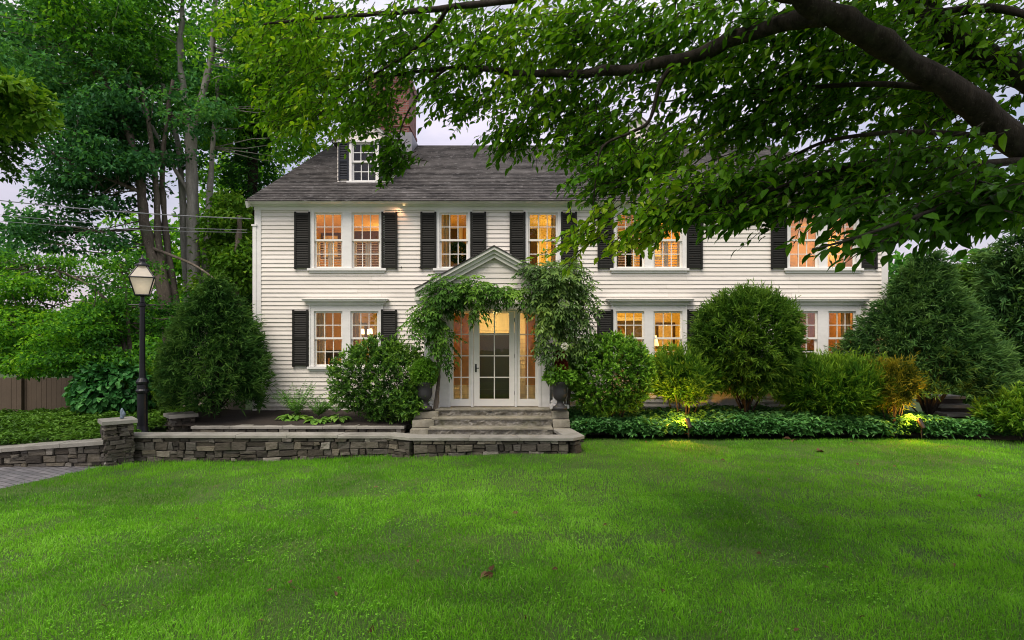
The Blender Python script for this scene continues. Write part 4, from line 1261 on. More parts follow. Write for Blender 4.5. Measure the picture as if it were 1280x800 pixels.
def shrub(name, label, c, rad, n, mat, L, W, prof='ball', lump=.12, up=.35, jit=.5, group='evergreens and shrubs along the house', trunk=None, cat='shrub', inner=.35, seed=0, kind='fold', zmin=None, tint=None, bias=0, ls=6, base=None, tuft=10, droop=.0, rnd=1.35):
    base = (c[0], c[1], base if base is not None else c[2] - rad[2])
    t = thing(name, label, cat, base, group)
    m = n // tuft
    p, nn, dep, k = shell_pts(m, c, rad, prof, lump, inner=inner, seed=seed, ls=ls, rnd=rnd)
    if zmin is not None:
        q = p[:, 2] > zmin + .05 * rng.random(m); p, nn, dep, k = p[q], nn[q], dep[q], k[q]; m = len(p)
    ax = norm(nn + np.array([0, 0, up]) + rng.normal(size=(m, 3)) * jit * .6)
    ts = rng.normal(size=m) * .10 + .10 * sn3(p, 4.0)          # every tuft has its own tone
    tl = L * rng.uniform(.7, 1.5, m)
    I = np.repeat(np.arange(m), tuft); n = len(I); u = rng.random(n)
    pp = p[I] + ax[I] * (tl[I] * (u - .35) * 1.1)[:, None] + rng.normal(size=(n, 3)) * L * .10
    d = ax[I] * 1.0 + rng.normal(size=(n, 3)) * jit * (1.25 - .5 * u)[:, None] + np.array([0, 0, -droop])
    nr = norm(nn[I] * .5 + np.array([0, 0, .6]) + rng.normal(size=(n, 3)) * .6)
    sh = .02 + .40 * dep[I] + .55 * (u - .35) + 1.3 * ts[I] + .12 * nn[I][:, 2] + .12 * (k[I] - 1) / max(lump, .01) * .5 + bias + rng.normal(size=n) * .06  # inner leaves darker, upward ones lighter: shade and skylight put into the tone
    if tint is not None: sh = sh + tint(pp)
    mb = MB()
    if kind == 'fold':
        w_ = rng.integers(0, m, max(20, m // 14)); ww = np.repeat(w_, 7); f_ = np.tile(np.linspace(.2, 1.25, 7), len(w_))
        sa = norm(ax[w_] + np.array([0, 0, .25]) + rng.normal(size=(len(w_), 3)) * .25)[np.repeat(np.arange(len(w_)), 7)]
        sp_ = p[ww] + sa * (f_ * L * 1.35)[:, None]
        mb.leaves(sp_, sa + rng.normal(size=sp_.shape) * .55, rng.normal(size=sp_.shape) + [0, 0, 1], L * .8, W, np.clip(.55 + .3 * f_ / 1.25 + bias + (tint(sp_) if tint is not None else 0), 0, 1), kind)
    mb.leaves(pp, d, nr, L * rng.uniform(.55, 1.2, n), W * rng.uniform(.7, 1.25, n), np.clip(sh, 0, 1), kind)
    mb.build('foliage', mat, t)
    # woody frame inside
    mb = MB(); cz0 = base[2]
    ns = 7 if trunk is None else 12
    for q in range(ns):
        a = q * 6.283 / ns + rng.normal() * .3
        e = np.array(c) + np.array([math.cos(a) * rad[0] * .62, math.sin(a) * rad[1] * .62, rad[2] * rng.uniform(-.35, .5)])
        s0 = np.array([c[0] + .05 * math.cos(a), c[1] + .05 * math.sin(a), cz0 - .05 + (trunk or 0) * rng.uniform(.6, 1.2)])
        m1 = (s0 + e) / 2 + np.array([0, 0, -.12 * rad[2]])
        mb.tube([s0, m1, e], [.022, .016, .006], 5)
    if trunk: mb.tube([(c[0], c[1], cz0 - .1), (c[0] + .02, c[1], cz0 + trunk), (c[0], c[1], c[2] + rad[2] * .4)], [.085, .07, .02], 8)
    mb.build('stems', M['bark_dark'], t)
    return t


def fit(px0, px1, py0, py1, d):
    """centre and half sizes of a bush that fills a box of the photo at distance d"""
    c = P((px0 + px1) / 2, (py0 + py1) / 2, d)
    return c, ((px1 - px0) / 2 * d / F, (py1 - py0) / 2 * d / F)

# left side
c, (rx, rz) = fit(212, 328, 342, 512, 13.0)
shrub('yew_tree', 'tall dark pyramid yew at the left corner of the house', c, (rx, .95, rz), 30000, M['yew_dark'], .16, .022, 'cone', .10, .0, .55, trunk=.35, cat='tree', seed=1, base=.22, rnd=2.1, droop=.12, tuft=12)
c, (rx, rz) = fit(420, 538, 426, 524, 12.8)
shrub('globe_shrub', 'round glossy broadleaf shrub between the lower left window and the porch steps', c, (rx, .8, rz), 22000, M['holly'], .078, .034, 'ball', .13, .5, .8, seed=2, base=.25)
c, (rx, rz) = fit(492, 534, 486, 526, 12.4)
shrub('low_shrub', 'low leafy shrub between the round glossy shrub and the left urn', c, (rx, .35, rz), 4200, M['holly'], .10, .036, 'dome', .2, .3, .8, seed=12, base=.2)
# right side
c, (rx, rz) = fit(709, 821, 418, 520, 12.75)
shrub('boxwood', 'round bright green boxwood just right of the porch urn', c, (rx, .85, rz), 26000, M['box'], .075, .030, 'ball', .09, .7, .6, seed=3, base=.05)
c, (rx, rz) = fit(812, 897, 440, 512, 12.9)
shrub('spreading_yew', 'low spreading yew between the boxwood and the tall round yew, dark and bare underneath', c, (rx, .7, rz), 16000, M['juniper'], .15, .021, 'dome', .16, .6, .5, seed=4, zmin=c[2] - rz * .66, base=.05, inner=.6)
c, (rx, rz) = fit(868, 998, 362, 488, 12.9)
shrub('globe_yew', 'large round clipped yew on a bare trunk in front of the house', c, (rx, .98, rz), 34000, M['yew'], .16, .021, 'ball', .08, .3, .55, trunk=.5, tuft=12, seed=5, base=.05, cat='tree', ls=5)
c, (rx, rz) = fit(976, 1120, 449, 528, 12.75)
shrub('spreading_juniper', 'wide low juniper at the foot of the wall right of the round clipped yew', c, (rx, .7, rz), 27000, M['juniper'], .17, .02, 'dome', .13, .6, .45, seed=6, base=.05, bias=.02)
c, (rx, rz) = fit(1062, 1256, 314, 512, 13.2)
shrub('tall_evergreen', 'tall broad blue green evergreen at the right end of the house', c, (rx, 1.0, rz), 46000, M['spruce'], .17, .024, 'cone', .10, .0, .5, trunk=.3, seed=7, base=.05, cat='tree', rnd=1.45, tuft=12, zmin=.84)
c, (rx, rz) = fit(1090, 1142, 450, 516, 12.3)
shrub('spotlit_shrub', 'small shrub with tips painted yellow as spotlit foliage at the front of the tall blue green evergreen', c, (rx, .4, rz), 4200, M['spotlit'], .16, .02, 'dome', .2, .3, .55, seed=8, base=.05, tint=lambda p: -.55 * sstep(PX(1122, 12.4), PX(1150, 12.4), p[:, 0]) + .14)  # added shrub standing in for sprays lit yellow by the spotlight
c, (rx, rz) = fit(1240, 1318, 494, 548, 12.0)
shrub('fern_shrub', 'low feathery bright green shrub by the path at the right edge of the garden', c, (rx, .6, rz), 5000, M['bright_leaf'], .14, .036, 'dome', .18, .4, .5, seed=9, base=0)
# far left big leaved shrub
c, (rx, rz) = fit(97, 186, 456, 528, 13.6)
t = shrub('wide_leaf_shrub', 'rounded shrub with broad overlapping dark green leaves behind the lamp post', c, (rx, .7, rz), 2800, M['wide_leaf'], .15, .12, 'dome', .12, -.9, .3, group='shrubs on the left of the garden', seed=10, kind='ovate', base=0, tuft=2, bias=-.12)
c, (rx, rz) = fit(160, 222, 462, 545, 14.1)
shrub('yellow_green_shrub', 'loose yellow green shrub directly behind the lamp post base', c, (rx, .5, rz), 3500, M['bright_leaf'], .09, .05, 'dome', .25, .2, .7, group='shrubs on the left of the garden', seed=11, base=0)


def cover(name, label, region, n, mat, L, W, h, cat='ground cover', whorl=5):
    mb = MB()
    x, y, z = region(n)
    hh = h * (.55 + .65 * vnoise(x * 2.6 + 1, y * 2.6) + .25 * rng.random(len(x)))
    hh = hh * np.where(rng.random(len(x)) < .35, rng.uniform(.2, .8, len(x)), 1)
    for k in range(whorl):
        a = rng.uniform(0, 6.283, len(x))
        d = np.c_[np.cos(a), np.sin(a), rng.normal(.1, .3, len(x))]
        p = np.c_[x, y, z + hh * (1 - .09 * k)]
        sh = np.clip(.25 + .4 * rng.random(len(x)) + .35 * (vnoise(x * 1.1, y * 1.1) - .5) - .05 * k, 0, 1)
        mb.leaves(p, d, np.array([0, 0, 1.0]) + rng.normal(size=p.shape) * .35, L * rng.uniform(.7, 1.3, len(x)), W * rng.uniform(.8, 1.2, len(x)), sh, 'fold', .25)
    o = mb.build(name, mat); return tag(o, label, cat, kind='stuff')

def reg_right(n):
    x = rng.uniform(1.05, 11.0, n); y = rng.uniform(12.05, 13.8, n)
    k = (y > 12.12 - .1 * sstep(8, 12, x) * 5 + .05 * np.sin(x * 4)) & (x < 10.6 - .3 * (13 - y)) & ~((x > 8.9) & (y > 12.65))
    x, y = x[k], y[k]
    return x, y, np.full(len(x), .0) + .06 * (y - 12)
cover('ground_cover', 'bluish green leafy ground cover along the foot of the house', reg_right, 12000, M['ground_cover'], .11, .062, .32)
def reg_left(n):
    x = rng.uniform(-16, -7.3, n); y = rng.uniform(11.05, 14.6, n)
    k = ~((y < 11.6) & (x > -7.1)); x, y = x[k], y[k]
    return x, y, np.full(len(x), -.02) + .22 * sstep(11.0, 13, y) * 1 * sstep(-15, -8, x)
cover('pachysandra', 'low bright green ground cover filling the bed behind the driveway wall', reg_left, 6000, M['cover_bright'], .10, .05, .2)

# ferns and hostas in the left bed
def fern(px, py, d, h, nf, label):
    b = P(px, py, d); t = thing('fern', label, 'fern', b, 'ferns beside the house wall'); mb = MB()
    for k in range(nf):
        a = rng.uniform(0, 6.283); lean = rng.uniform(.35, 1.0); L = h * rng.uniform(.8, 1.25)
        s = np.linspace(0, 1, 16)
        r = L * lean * s; z = L * (s - .45 * lean * s * s)
        pts = b + np.c_[np.cos(a) * r, np.sin(a) * r, z]
        mb.tube(pts, .004, 3, .3)
        for sd_ in (-1, 1):
            side = np.array([-math.sin(a) * sd_, math.cos(a) * sd_, -.1]); m_ = len(s) - 2
            w = L * .22 * np.sin(np.clip(s[2:] * 1.05, 0, 1) * math.pi) ** .7 + .01
            mb.leaves(pts[2:], np.tile(side, (m_, 1)) + np.array([math.cos(a), math.sin(a), 0]) * .4, np.tile([0, 0, 1.], (m_, 1)) + rng.normal(size=(m_, 3)) * .2, w, .028 + .0 * w, .3 + .5 * rng.random(m_), 'diamond')
    mb.build('fronds', M['fern'], t)
fern(371, 517, 13.2, .72, 22, 'tall feathery fern against the siding under the lower left window')
fern(398, 520, 13.0, .5, 16, 'shorter fern between the tall fern and the round glossy shrub')
fern(420, 516, 12.8, .36, 10, 'small fern touching the left side of the round glossy shrub')

def hosta(px, py, d, r, n, label, mat=M['hosta'], grp='hostas in the garden beds'):
    b = P(px, py, d); t = thing('hosta', label, 'hosta', b, grp)
    a = rng.uniform(0, 6.283, n); el = rng.uniform(.1, 1.0, n); k = np.arange(n)
    dirs = np.c_[np.cos(a), np.sin(a), el]
    p = b + norm(dirs) * (r * .45 * rng.uniform(.5, 1, n))[:, None]
    MB().leaves(p, dirs * np.array([1, 1, .25]) + [0, 0, -.1], np.tile([0, 0, 1.], (n, 1)) + dirs * .5, r * rng.uniform(.5, .8, n), r * .42, .3 + .5 * rng.random(n), 'ovate', .35).build('leaves', mat, t)
    mb = MB()
    for q in range(n): mb.tube([b, p[q]], .005, 3)
    mb.build('stalks', mat, t)
hosta(366, 524, 12.9, .36, 30, 'pale green hosta below the tall fern')
hosta(397, 528, 12.55, .32, 30, 'bright hosta at the front of the bed below the short fern')
hosta(424, 524, 12.6, .3, 26, 'hosta tucked beside the round glossy shrub')
for k, (px, lab) in enumerate(((28, 'dark strappy hosta in front of the fence nearest the left edge'), (50, 'dark hosta in front of the fence beside the one nearest the left edge'), (84, 'dark hosta in front of the fence next to the broad leaved shrub'))):
    hosta(px, 528, 13.9, .5, 34, lab, M['wide_leaf'])

# garden spot lights
def uplight(px, d, tgt, label, e, dirx):
    b = np.array([PX(px, d), d, .12]); t = thing('garden_spotlight', label, 'light', b, 'garden spotlights in the ground cover')
    aim = norm(np.array(tgt) - (b + [0, 0, .17]))
    MB().tube([b - [0, 0, .1], b + [0, 0, .14]], .012, 8).build('stake', M['bronze'], t)
    h = b + [0, 0, .17]
    MB().tube([h - aim * .09, h - aim * .085, h + aim * .08, h + aim * .12], [.02, .042, .05, .055], 14).build('hood', M['bronze'], t)
    MB().tube([h + aim * .10, h + aim * .108], .045, 14).build('lens', M['bulb'], t)
    spot('spotlight_beam', tuple(h + aim * .13), tuple(tgt), e * 2.4, (1, .54, .10), 85, t)
    point('spotlight_glow', tuple(h + aim * .15 + [-.06, -.02, .0]), e * 1.3, (1, .47, .06), .02, t)
uplight(861, 12.05, P(842, 478, 12.5), 'small lit spotlight in the ground cover below the low spreading yew', 48, -1)
uplight(1152, 12.0, P(1120, 478, 12.5), 'small lit spotlight in the ground cover below the shrub with painted spotlit tips', 48, -1)

# urns and their plants
def urn(px, pyb, d, label):
    x, z0 = PX(px, d), PZ(pyb, d)
    t = thing('urn', label, 'urn', (x, d, z0), 'dark garden urns beside the porch door')
    s = .60 / .62
    MB().lathe((x, d, z0), [(0, 0), (.15, 0), (.15, .06), (.11, .075), (.07, .12), (.06, .17), (.085, .2), (.13, .24), (.155, .32), (.15, .42), (.16, .5), (.205, .55), (.21, .575), (.18, .58), (.16, .54), (0, .52)], 24).build('bowl', M['urn'], t, smooth=True)
    return x, z0 + .56
ux, uz = urn(700, 512, 12.15, 'dark urn on the right of the porch door holding a reddish plant')
t = thing('red_coleus', 'bushy dark red and green plant growing in the urn on the right of the door', 'plant', (ux, 12.15, uz))
n = 1500; p, nn, dep, k = shell_pts(n, (ux, 12.15, uz + .12), (.26, .25, .22), 'dome', .2, inner=.6)
MB().leaves(p, nn + rng.normal(size=(n, 3)) * .6, rng.normal(size=(n, 3)), .09, .045, .2 + .5 * dep).build('green_leaves', M['box'], t)
n = 900; q = rng.random(n); a = rng.uniform(0, 6.283, n); rr = .13 * (1 - q) ** .6 * rng.random(n) ** .3
p = np.c_[ux + rr * np.cos(a), 12.1 + rr * np.sin(a), uz + .2 + .42 * q]
MB().leaves(p, np.c_[np.cos(a), np.sin(a), np.full(n, .6)], rng.normal(size=(n, 3)), .09, .05, .2 + .7 * rng.random(n)).build('red_leaves', M['red_leaf'], t)
ux, uz = urn(531, 512, 12.3, 'dark urn on the left of the porch door holding a clipped green ball')
t = thing('boxwood_ball', 'clipped green boxwood ball growing in the urn on the left of the door', 'plant', (ux, 12.3, uz))
n = 4500; p, nn, dep, k = shell_pts(n, (ux, 12.3, uz + .2), (.26, .25, .29), 'ball', .08, inner=.4)
MB().leaves(p, nn + rng.normal(size=(n, 3)) * .6, rng.normal(size=(n, 3)), .06, .028, .15 + .5 * dep).build('foliage', M['box'], t)


# climbing vines over the porch
def vine(label, blobs, stems, mat, flowers=()):
    b = stems[0][0]; t = thing('climbing_vine', label, 'vine', b, 'vines climbing over the porch'); mb = MB()
    for (px, py, d, rx, ry, ryd, n, hang) in blobs:
        c = P(px, py, d); sc = d / F
        q = rng.normal(size=(n, 3)); q = norm(q) * (rng.random((n, 1)) ** .45)
        p = c + q * np.array([rx * sc, ryd, ry * sc])
        p = p + rng.normal(size=(n, 3)) * .03
        a = rng.uniform(0, 6.283, n)
        out = q * np.array([1, 1.2, .6]) + np.c_[np.cos(a) * .5, np.sin(a) * .3 - .5, np.full(n, -.15)]
        d_r = norm(out + np.c_[np.zeros(n), np.zeros(n), -hang * rng.random(n)])
        L = rng.uniform(.18, .34, n); side = norm(np.cross(d_r, np.array([0, 0, 1.0]) + rng.normal(size=(n, 3)) * .25))
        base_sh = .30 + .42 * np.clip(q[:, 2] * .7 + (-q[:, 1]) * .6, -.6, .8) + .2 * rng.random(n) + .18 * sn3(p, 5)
        for j in range(4):
            for s in (-1, 1):
                f = (.25 + .22 * j)
                pp = p + d_r * (L * f)[:, None] - np.array([0, 0, 1]) * (L * f * f * .35)[:, None]
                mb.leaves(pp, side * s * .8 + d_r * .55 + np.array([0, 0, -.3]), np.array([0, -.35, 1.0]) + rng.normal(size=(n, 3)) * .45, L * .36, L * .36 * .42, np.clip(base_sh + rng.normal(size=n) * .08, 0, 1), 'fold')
        pp = p + d_r * L[:, None] - np.array([0, 0, 1]) * (L * .3)[:, None]
        mb.leaves(pp, d_r + [0, 0, -.5], np.tile([0, -.3, 1.], (n, 1)), L * .38, L * .15, np.clip(base_sh, 0, 1), 'fold')
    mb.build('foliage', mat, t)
    mb = MB()
    for s in stems: mb.tube(s, np.linspace(.035, .012, len(s)), 7)
    mb.build('stems', M['bark_brown'], t)
    if flowers:
        for (px, py, d) in flowers:
            mb = MB(); c = P(px, py, d); n = 60; q = norm(rng.normal(size=(n, 3)))
            mb.leaves(c + q * .035, q, rng.normal(size=(n, 3)), .05, .035, .3 + .6 * rng.random(n))
            mb.build('flower', M['petal'], t)
d0 = 12.2
vine('leafy green vine climbing the left porch column and draped across the door head',
     [(541, 386, d0, 15, 18, .18, 95, .6), (560, 366, d0 - .02, 20, 11, .2, 130, .3), (592, 358, d0, 26, 6, .12, 105, .2), (622, 361, d0, 20, 4, .1, 50, .2), (645, 364, d0, 12, 5, .1, 38, .3),
      (597, 378, d0, 5, 9, .07, 26, 1.0), (555, 425, d0, 6, 30, .1, 60, 1.6), (552, 350, d0, 10, 5, .12, 24, .2), (588, 349, d0, 6, 4, .1, 14, .1), (522, 395, d0 + .3, 7, 18, .18, 34, .7), (531, 410, d0 + .1, 9, 12, .15, 34, .9)],
     [[P(546, 510, 12.4), P(549, 470, 12.35), P(545, 430, 12.3), P(550, 395, 12.28), P(565, 375, 12.25), P(600, 369, 12.22), P(650, 374, 12.22)], [P(543, 512, 12.4), P(551, 450, 12.35), P(549, 385, 12.3)]], M['vine'])
vine('massive dark vine with a few white blossoms swallowing the right porch column',
     [(690, 348, d0, 24, 16, .3, 170, .3), (716, 356, d0 + .2, 17, 18, .28, 120, .5), (678, 336, d0 + .1, 18, 9, .2, 90, .0), (699, 380, d0, 20, 24, .28, 160, .8), (722, 392, d0 + .2, 13, 28, .25, 95, 1.0), (680, 395, d0 - .05, 10, 26, .16, 80, 1.2), (674, 368, d0, 16, 9, .18, 80, .6), (712, 335, d0 + .2, 14, 7, .2, 50, .0),
      (712, 424, d0 + .15, 15, 22, .2, 90, 1.3), (686, 430, d0, 7, 26, .12, 50, 1.5), (736, 370, d0 + .3, 6, 18, .15, 26, .8), (732, 425, d0 + .3, 6, 20, .15, 26, 1.2)],
     [[P(706, 510, 12.5), P(702, 470, 12.4), P(708, 430, 12.35), P(698, 390, 12.3), P(690, 350, 12.3)], [P(710, 510, 12.55), P(715, 450, 12.5), P(722, 390, 12.45), P(712, 345, 12.4)]], M['vine_dark'],
     [(703, 378, 11.85), (708, 381, 11.83), (706, 433, 11.85)])

# ================================================================ TREES
def limb(mb, pts, r0, r1, n=8):
    pts = np.array(pts, float)
    # resample smoothly
    t = np.linspace(0, len(pts) - 1, max(8, 5 * len(pts))); i = np.clip(t.astype(int), 0, len(pts) - 2); f = (t - i)[:, None]
    p0, p1, p2, p3 = pts[np.maximum(i - 1, 0)], pts[i], pts[i + 1], pts[np.minimum(i + 2, len(pts) - 1)]
    q = .5 * (2 * p1 + (p2 - p0) * f + (2 * p0 - 5 * p1 + 4 * p2 - p3) * f ** 2 + (3 * p1 - p0 - 3 * p2 + p3) * f ** 3)
    r = np.linspace(r0, r1, len(q)) * (1 + .07 * np.sin(np.arange(len(q)) * 2.1) * (r0 > .05))
    mb.tube(q, r, n)
    if r0 > .05: mb.v[-1] = mb.v[-1] + np.repeat(sn3(mb.v[-1], 9)[:, None], 3, 1) * rng.normal(size=3) * .10 * r0 + rng.normal(size=mb.v[-1].shape) * .025 * r0
    return q


def clump_leaves(mb, centers, per, rad, L, W, shade, flat=.4, kind='diamond', sh_j=.18, droop=.2, updir=.0):
    m = len(centers); n = m * per
    c = np.repeat(centers, per, 0); sh = np.repeat(shade, per)
    q = norm(rng.normal(size=(n, 3))) * (rng.random((n, 1)) ** .5)
    rr = np.repeat(np.broadcast_to(rad, (m,)), per)[:, None]
    p = c + q * rr * np.array([1, 1, flat])
    d = q * np.array([1, 1, .3]) + rng.normal(size=(n, 3)) * .5 + [0, 0, -.25 + updir]
    nr = np.array([0, 0, 1.0]) + rng.normal(size=(n, 3)) * .55
    s = np.clip(sh + rng.normal(size=n) * sh_j + .12 * q[:, 2], 0, 1)
    mb.leaves(p, d, nr, L * rng.uniform(.7, 1.3, n), W * rng.uniform(.7, 1.2, n), s, kind, droop)


def crown_pts(blobs, gap=None, clear=()):
    """clump centres: blobs = (px,py,d, rx_px, ry_px, depth_m, count)"""
    out = []
    for (px, py, d, rx, ry, rd, n) in blobs:
        q = norm(rng.normal(size=(n, 3))) * (rng.random((n, 1)) ** .4)
        out.append(P(px, py, d) + q * np.array([rx * d / F, rd, ry * d / F]))
    o = np.vstack(out)
    if gap is not None: o = o[sn3(o, gap[0]) > gap[1] + .15 * rng.normal(size=len(o))]
    for (x0, x1, z0, z1, y1) in clear:          # bare stems: no foliage grows this close around them on the garden side
        o = o[~((o[:, 0] > x0) & (o[:, 0] < x1) & (o[:, 2] > z0) & (o[:, 2] < z1) & (o[:, 1] < y1))]
    return o


def tree(label, base, limbs, blobs, bark, mat, per=40, rad=.55, L=.17, W=.11, name='maple_tree', group='tall trees left of the house', flat=.4, bias=.42, link=True, kind='diamond', extra=None, amp=.2, gap=None, clear=()):
    t = thing(name, label, 'tree', base, group)
    mb = MB(); ends = []
    for pts, r0, r1 in limbs: ends.append(limb(mb, pts, r0, r1))
    cp = crown_pts(blobs, gap, clear)
    if link:
        al = np.vstack(ends)
        for c in cp[rng.random(len(cp)) < .35]:
            k = np.argmin(np.linalg.norm((al - c) * [1, 1, .8], axis=1) + np.where(al[:, 2] > c[2] + .3, 3, 0))
            s = al[k]; m_ = (s + c) / 2 + rng.normal(size=3) * .12 + [0, 0, -.1]
            mb.tube([s, m_, c], [.022, .014, .006], 4)
    mb.build('trunk', bark, t, smooth=True)
    mb = MB()
    sh = np.clip(bias + amp * sn3(cp, .8) + rng.normal(size=len(cp)) * .13, 0.02, .98)
    clump_leaves(mb, cp, per, rad * rng.uniform(.7, 1.25, len(cp)), L, W, sh, flat, kind)
    if extra: extra(mb)
    mb.build('crown', mat, t)
    return t

# grey-barked tall tree
D = 18.0
tree('tall tree with a straight pale grey trunk that forks high above the wires', P(243, 470, D),
     [([P(246, 500, D), P(244, 420, D), P(242, 330, D), P(240, 240, D), P(238, 160, D)], .20, .165),
      ([P(238, 165, D), P(232, 130, D), P(226, 70, D), P(228, -20, D - .3), P(222, -130, D - .3)], .12, .05), ([P(240, 165, D), P(250, 130, D), P(264, 70, D), P(270, -10, D), P(285, -120, D)], .12, .05),
      ([P(243, 470, D + .2), P(232, 330, D + .2), P(228, 240, D + .2), P(222, 180, D + .3), P(205, 110, D + .5), P(182, 20, D + .5)], .13, .04),
      ([P(236, 240, D), P(212, 200, D - .3), P(180, 140, D - .6), P(140, 75, D - 1), P(86, 0, D - 1.2), P(40, -60, D - 1.2)], .06, .02),
      ([P(250, 480, D + .3), P(256, 350, D + .3), P(262, 240, D + .4), P(272, 100, D + .4)], .15, .05)],
     [(230, 40, D, 170, 110, 2.6, 360), (320, 90, D - .5, 90, 90, 2, 170), (250, 160, D + 1.5, 130, 70, 1.5, 150), (330, 210, D + 1.5, 50, 50, 1.2, 70), (150, 20, D - 1, 130, 80, 2, 170), (300, -60, D, 220, 70, 3, 160)],
     M['bark_grey'], M['maple_leaf'], per=60, rad=.62, L=.14, W=.092, gap=(1.3, -.02), clear=((-10.6, -8.9, 1, 9.0, 18.6), (-11.6, -10.6, 1, 6.2, 17.8)), flat=.28)
# darker leaning multi-stem tree
D = 17.0
tree('dark leafy tree with several leaning stems left of the straight grey trunk', P(212, 470, D),
     [([P(220, 500, D), P(214, 430, D), P(205, 370, D), P(188, 310, D), P(178, 255, D), P(172, 200, D), P(150, 140, D), P(128, 95, D), P(95, 20, D)], .19, .05),
      ([P(216, 470, D), P(210, 380, D), P(198, 300, D + .1), P(195, 230, D + .1), P(185, 150, D), P(172, 90, D)], .13, .04),
      ([P(224, 490, D + .3), P(222, 400, D + .3), P(208, 300, D + .4), P(203, 200, D + .4), P(215, 100, D + .3)], .15, .04),
      ([P(176, 240, D), P(140, 225, D - .4), P(90, 205, D - .8), P(45, 180, D - 1.2), P(0, 165, D - 1.5)], .06, .02),
      ([P(190, 310, D), P(240, 330, D - .5), P(270, 350, D - .8)], .05, .02)],
     [(150, 150, D, 130, 60, 1.8, 260), (60, 110, D - .5, 70, 70, 1.6, 130), (110, 230, D - .3, 80, 45, 1.4, 130), (95, 290, D - .5, 75, 25, 1.2, 100), (175, 270, D - .8, 55, 40, 1, 90), (200, 315, D - .6, 50, 18, .9, 55), (40, 40, D, 90, 60, 2, 120), (140, 190, D - 1.2, 60, 25, .8, 70)],
     M['bark_brown'], M['blue_leaf'], per=58, rad=.58, L=.135, W=.09, bias=.5, gap=(1.4, -.08), clear=((-11.0, -9.6, 1, 6.5, 17.4), (-10, -8.6, 1, 8, 17.6)), flat=.25)
# ivy covered trunk by the house
D = 20.0
def ivy_extra(mb):
    n = 5200; t = rng.random(n); a = rng.uniform(0, 6.283, n)
    r = .42 + .28 * sn3(np.c_[t * 9, a, a * 0], 1.2) * .6 + .5 * (np.abs(t - .6) < .22) * (rng.random(n) * .8)
    p = P(314, 420, D) + np.c_[r * np.cos(a), r * np.sin(a), t * (PZ(165, D) - PZ(430, D))]
    mb.leaves(p, np.c_[np.cos(a), np.sin(a), np.full(n, -.5)], np.c_[np.cos(a), np.sin(a), np.full(n, .4)] + rng.normal(size=(n, 3)) * .4, .15, .12, np.clip(.02 + .13 * rng.random(n), 0, 1))
tree('ivy covered trunk with a bright crown close to the left corner of the house', P(314, 470, D), [([P(314, 480, D), P(314, 330, D), P(316, 200, D), P(320, 60, D)], .26, .1)],
     [(330, 60, D, 90, 80, 2.4, 170), (350, 170, D + .5, 40, 55, 1.4, 70), (290, 250, D + 2, 60, 60, 1.6, 100), (300, 330, D + 2.5, 50, 50, 1.5, 80), (385, 130, D, 40, 60, 1.5, 60)], M['bark_dark'], M['maple_leaf'], per=42, rad=.6, L=.18, W=.12, bias=.58, extra=ivy_extra, gap=(1.3, -.2), flat=.3)
# layered understory tree
D = 15.0
tree('low layered understory tree spreading over the fence at the left edge', P(150, 480, D),
     [([P(168, 490, D), P(160, 450, D), P(146, 400, D), P(128, 370, D), P(90, 345, D), P(40, 330, D)], .07, .015), ([P(164, 480, D), P(162, 430, D), P(158, 370, D), P(150, 330, D)], .06, .015),
      ([P(150, 410, D), P(110, 395, D - .5), P(60, 400, D - .8), P(10, 410, D - 1)], .035, .01), ([P(146, 400, D), P(110, 378, D), P(75, 380, D), P(40, 395, D)], .025, .008)],
     [(60, 415, D - .8, 90, 26, 1.4, 130), (20, 372, D - .3, 70, 30, 1.3, 100), (90, 450, D - 1, 80, 16, 1, 80), (150, 388, D, 55, 44, 1.0, 60), (40, 452, D - .5, 70, 18, 1, 70), (20, 335, D + .3, 60, 24, 1, 55), (130, 335, D + .5, 70, 24, 1, 55), (215, 385, D + .6, 45, 34, .8, 60), (110, 410, D - .2, 60, 36, 1, 70)],
     M['bark_brown'], M['maple_leaf'], per=80, rad=.5, L=.095, W=.06, name='understory_tree', flat=.30, bias=.5, gap=(2.2, -.12))
# trees behind and beyond
def far_tree(label, px, py_base, d, blobs, mat, per=40, rad=.9, L=.30, W=.2, group='trees far behind the house', bias=.42):
    b = P(px, py_base, d); b[2] = -.05
    top = min(q[1] for q in blobs)
    tree(label, b, [([b, P(px, (py_base + top) / 2, d), P(px + 4, top, d)], .22, .06)], blobs, M['bark_brown'], mat, per, rad, L, W, name='background_tree', group=group, bias=bias, link=False, flat=.4, gap=(1.0, -.28))
far_tree('broad tree far behind the lamp post filling the gap under the crowns', 120, 440, 27, [(110, 440, 27, 95, 26, 2, 130), (40, 430, 26, 80, 40, 2, 120), (190, 455, 26, 60, 40, 2, 110)], M['maple_leaf'])
far_tree('dense tree far behind the dark pyramid yew', 270, 440, 26, [(270, 420, 26, 65, 70, 2, 150), (310, 370, 27, 35, 60, 1.5, 70), (230, 440, 26, 60, 40, 1.5, 80), (200, 330, 27, 70, 70, 2, 120), (285, 290, 27, 60, 70, 2, 130), (160, 400, 27, 60, 40, 2, 80)], M['maple_leaf'], bias=.52)
far_tree('tall tree far off at the left edge against the sky', -60, 430, 30, [(0, 90, 30, 60, 90, 3, 120), (90, 60, 31, 110, 90, 3, 200), (0, 300, 30, 25, 60, 2, 30), (190, 100, 30, 100, 90, 3, 160), (280, 120, 31, 80, 110, 3, 150), (330, 260, 31, 30, 90, 2, 60)], M['blue_leaf'], rad=1.0)
D = 16.5
def conifer(label, pts_fit, d, mat, seed, n=26000, L=.26):
    c, (rx, rz) = fit(*pts_fit, d)
    shrub('conifer', label, c, (rx, 1.6, rz), n, mat, L, .05, 'cone', .16, -.05, .45, trunk=.3, cat='tree', seed=seed, base=0, tuft=12, droop=.15, rnd=1.6, group='conifers beyond the right end of the house', ls=8)
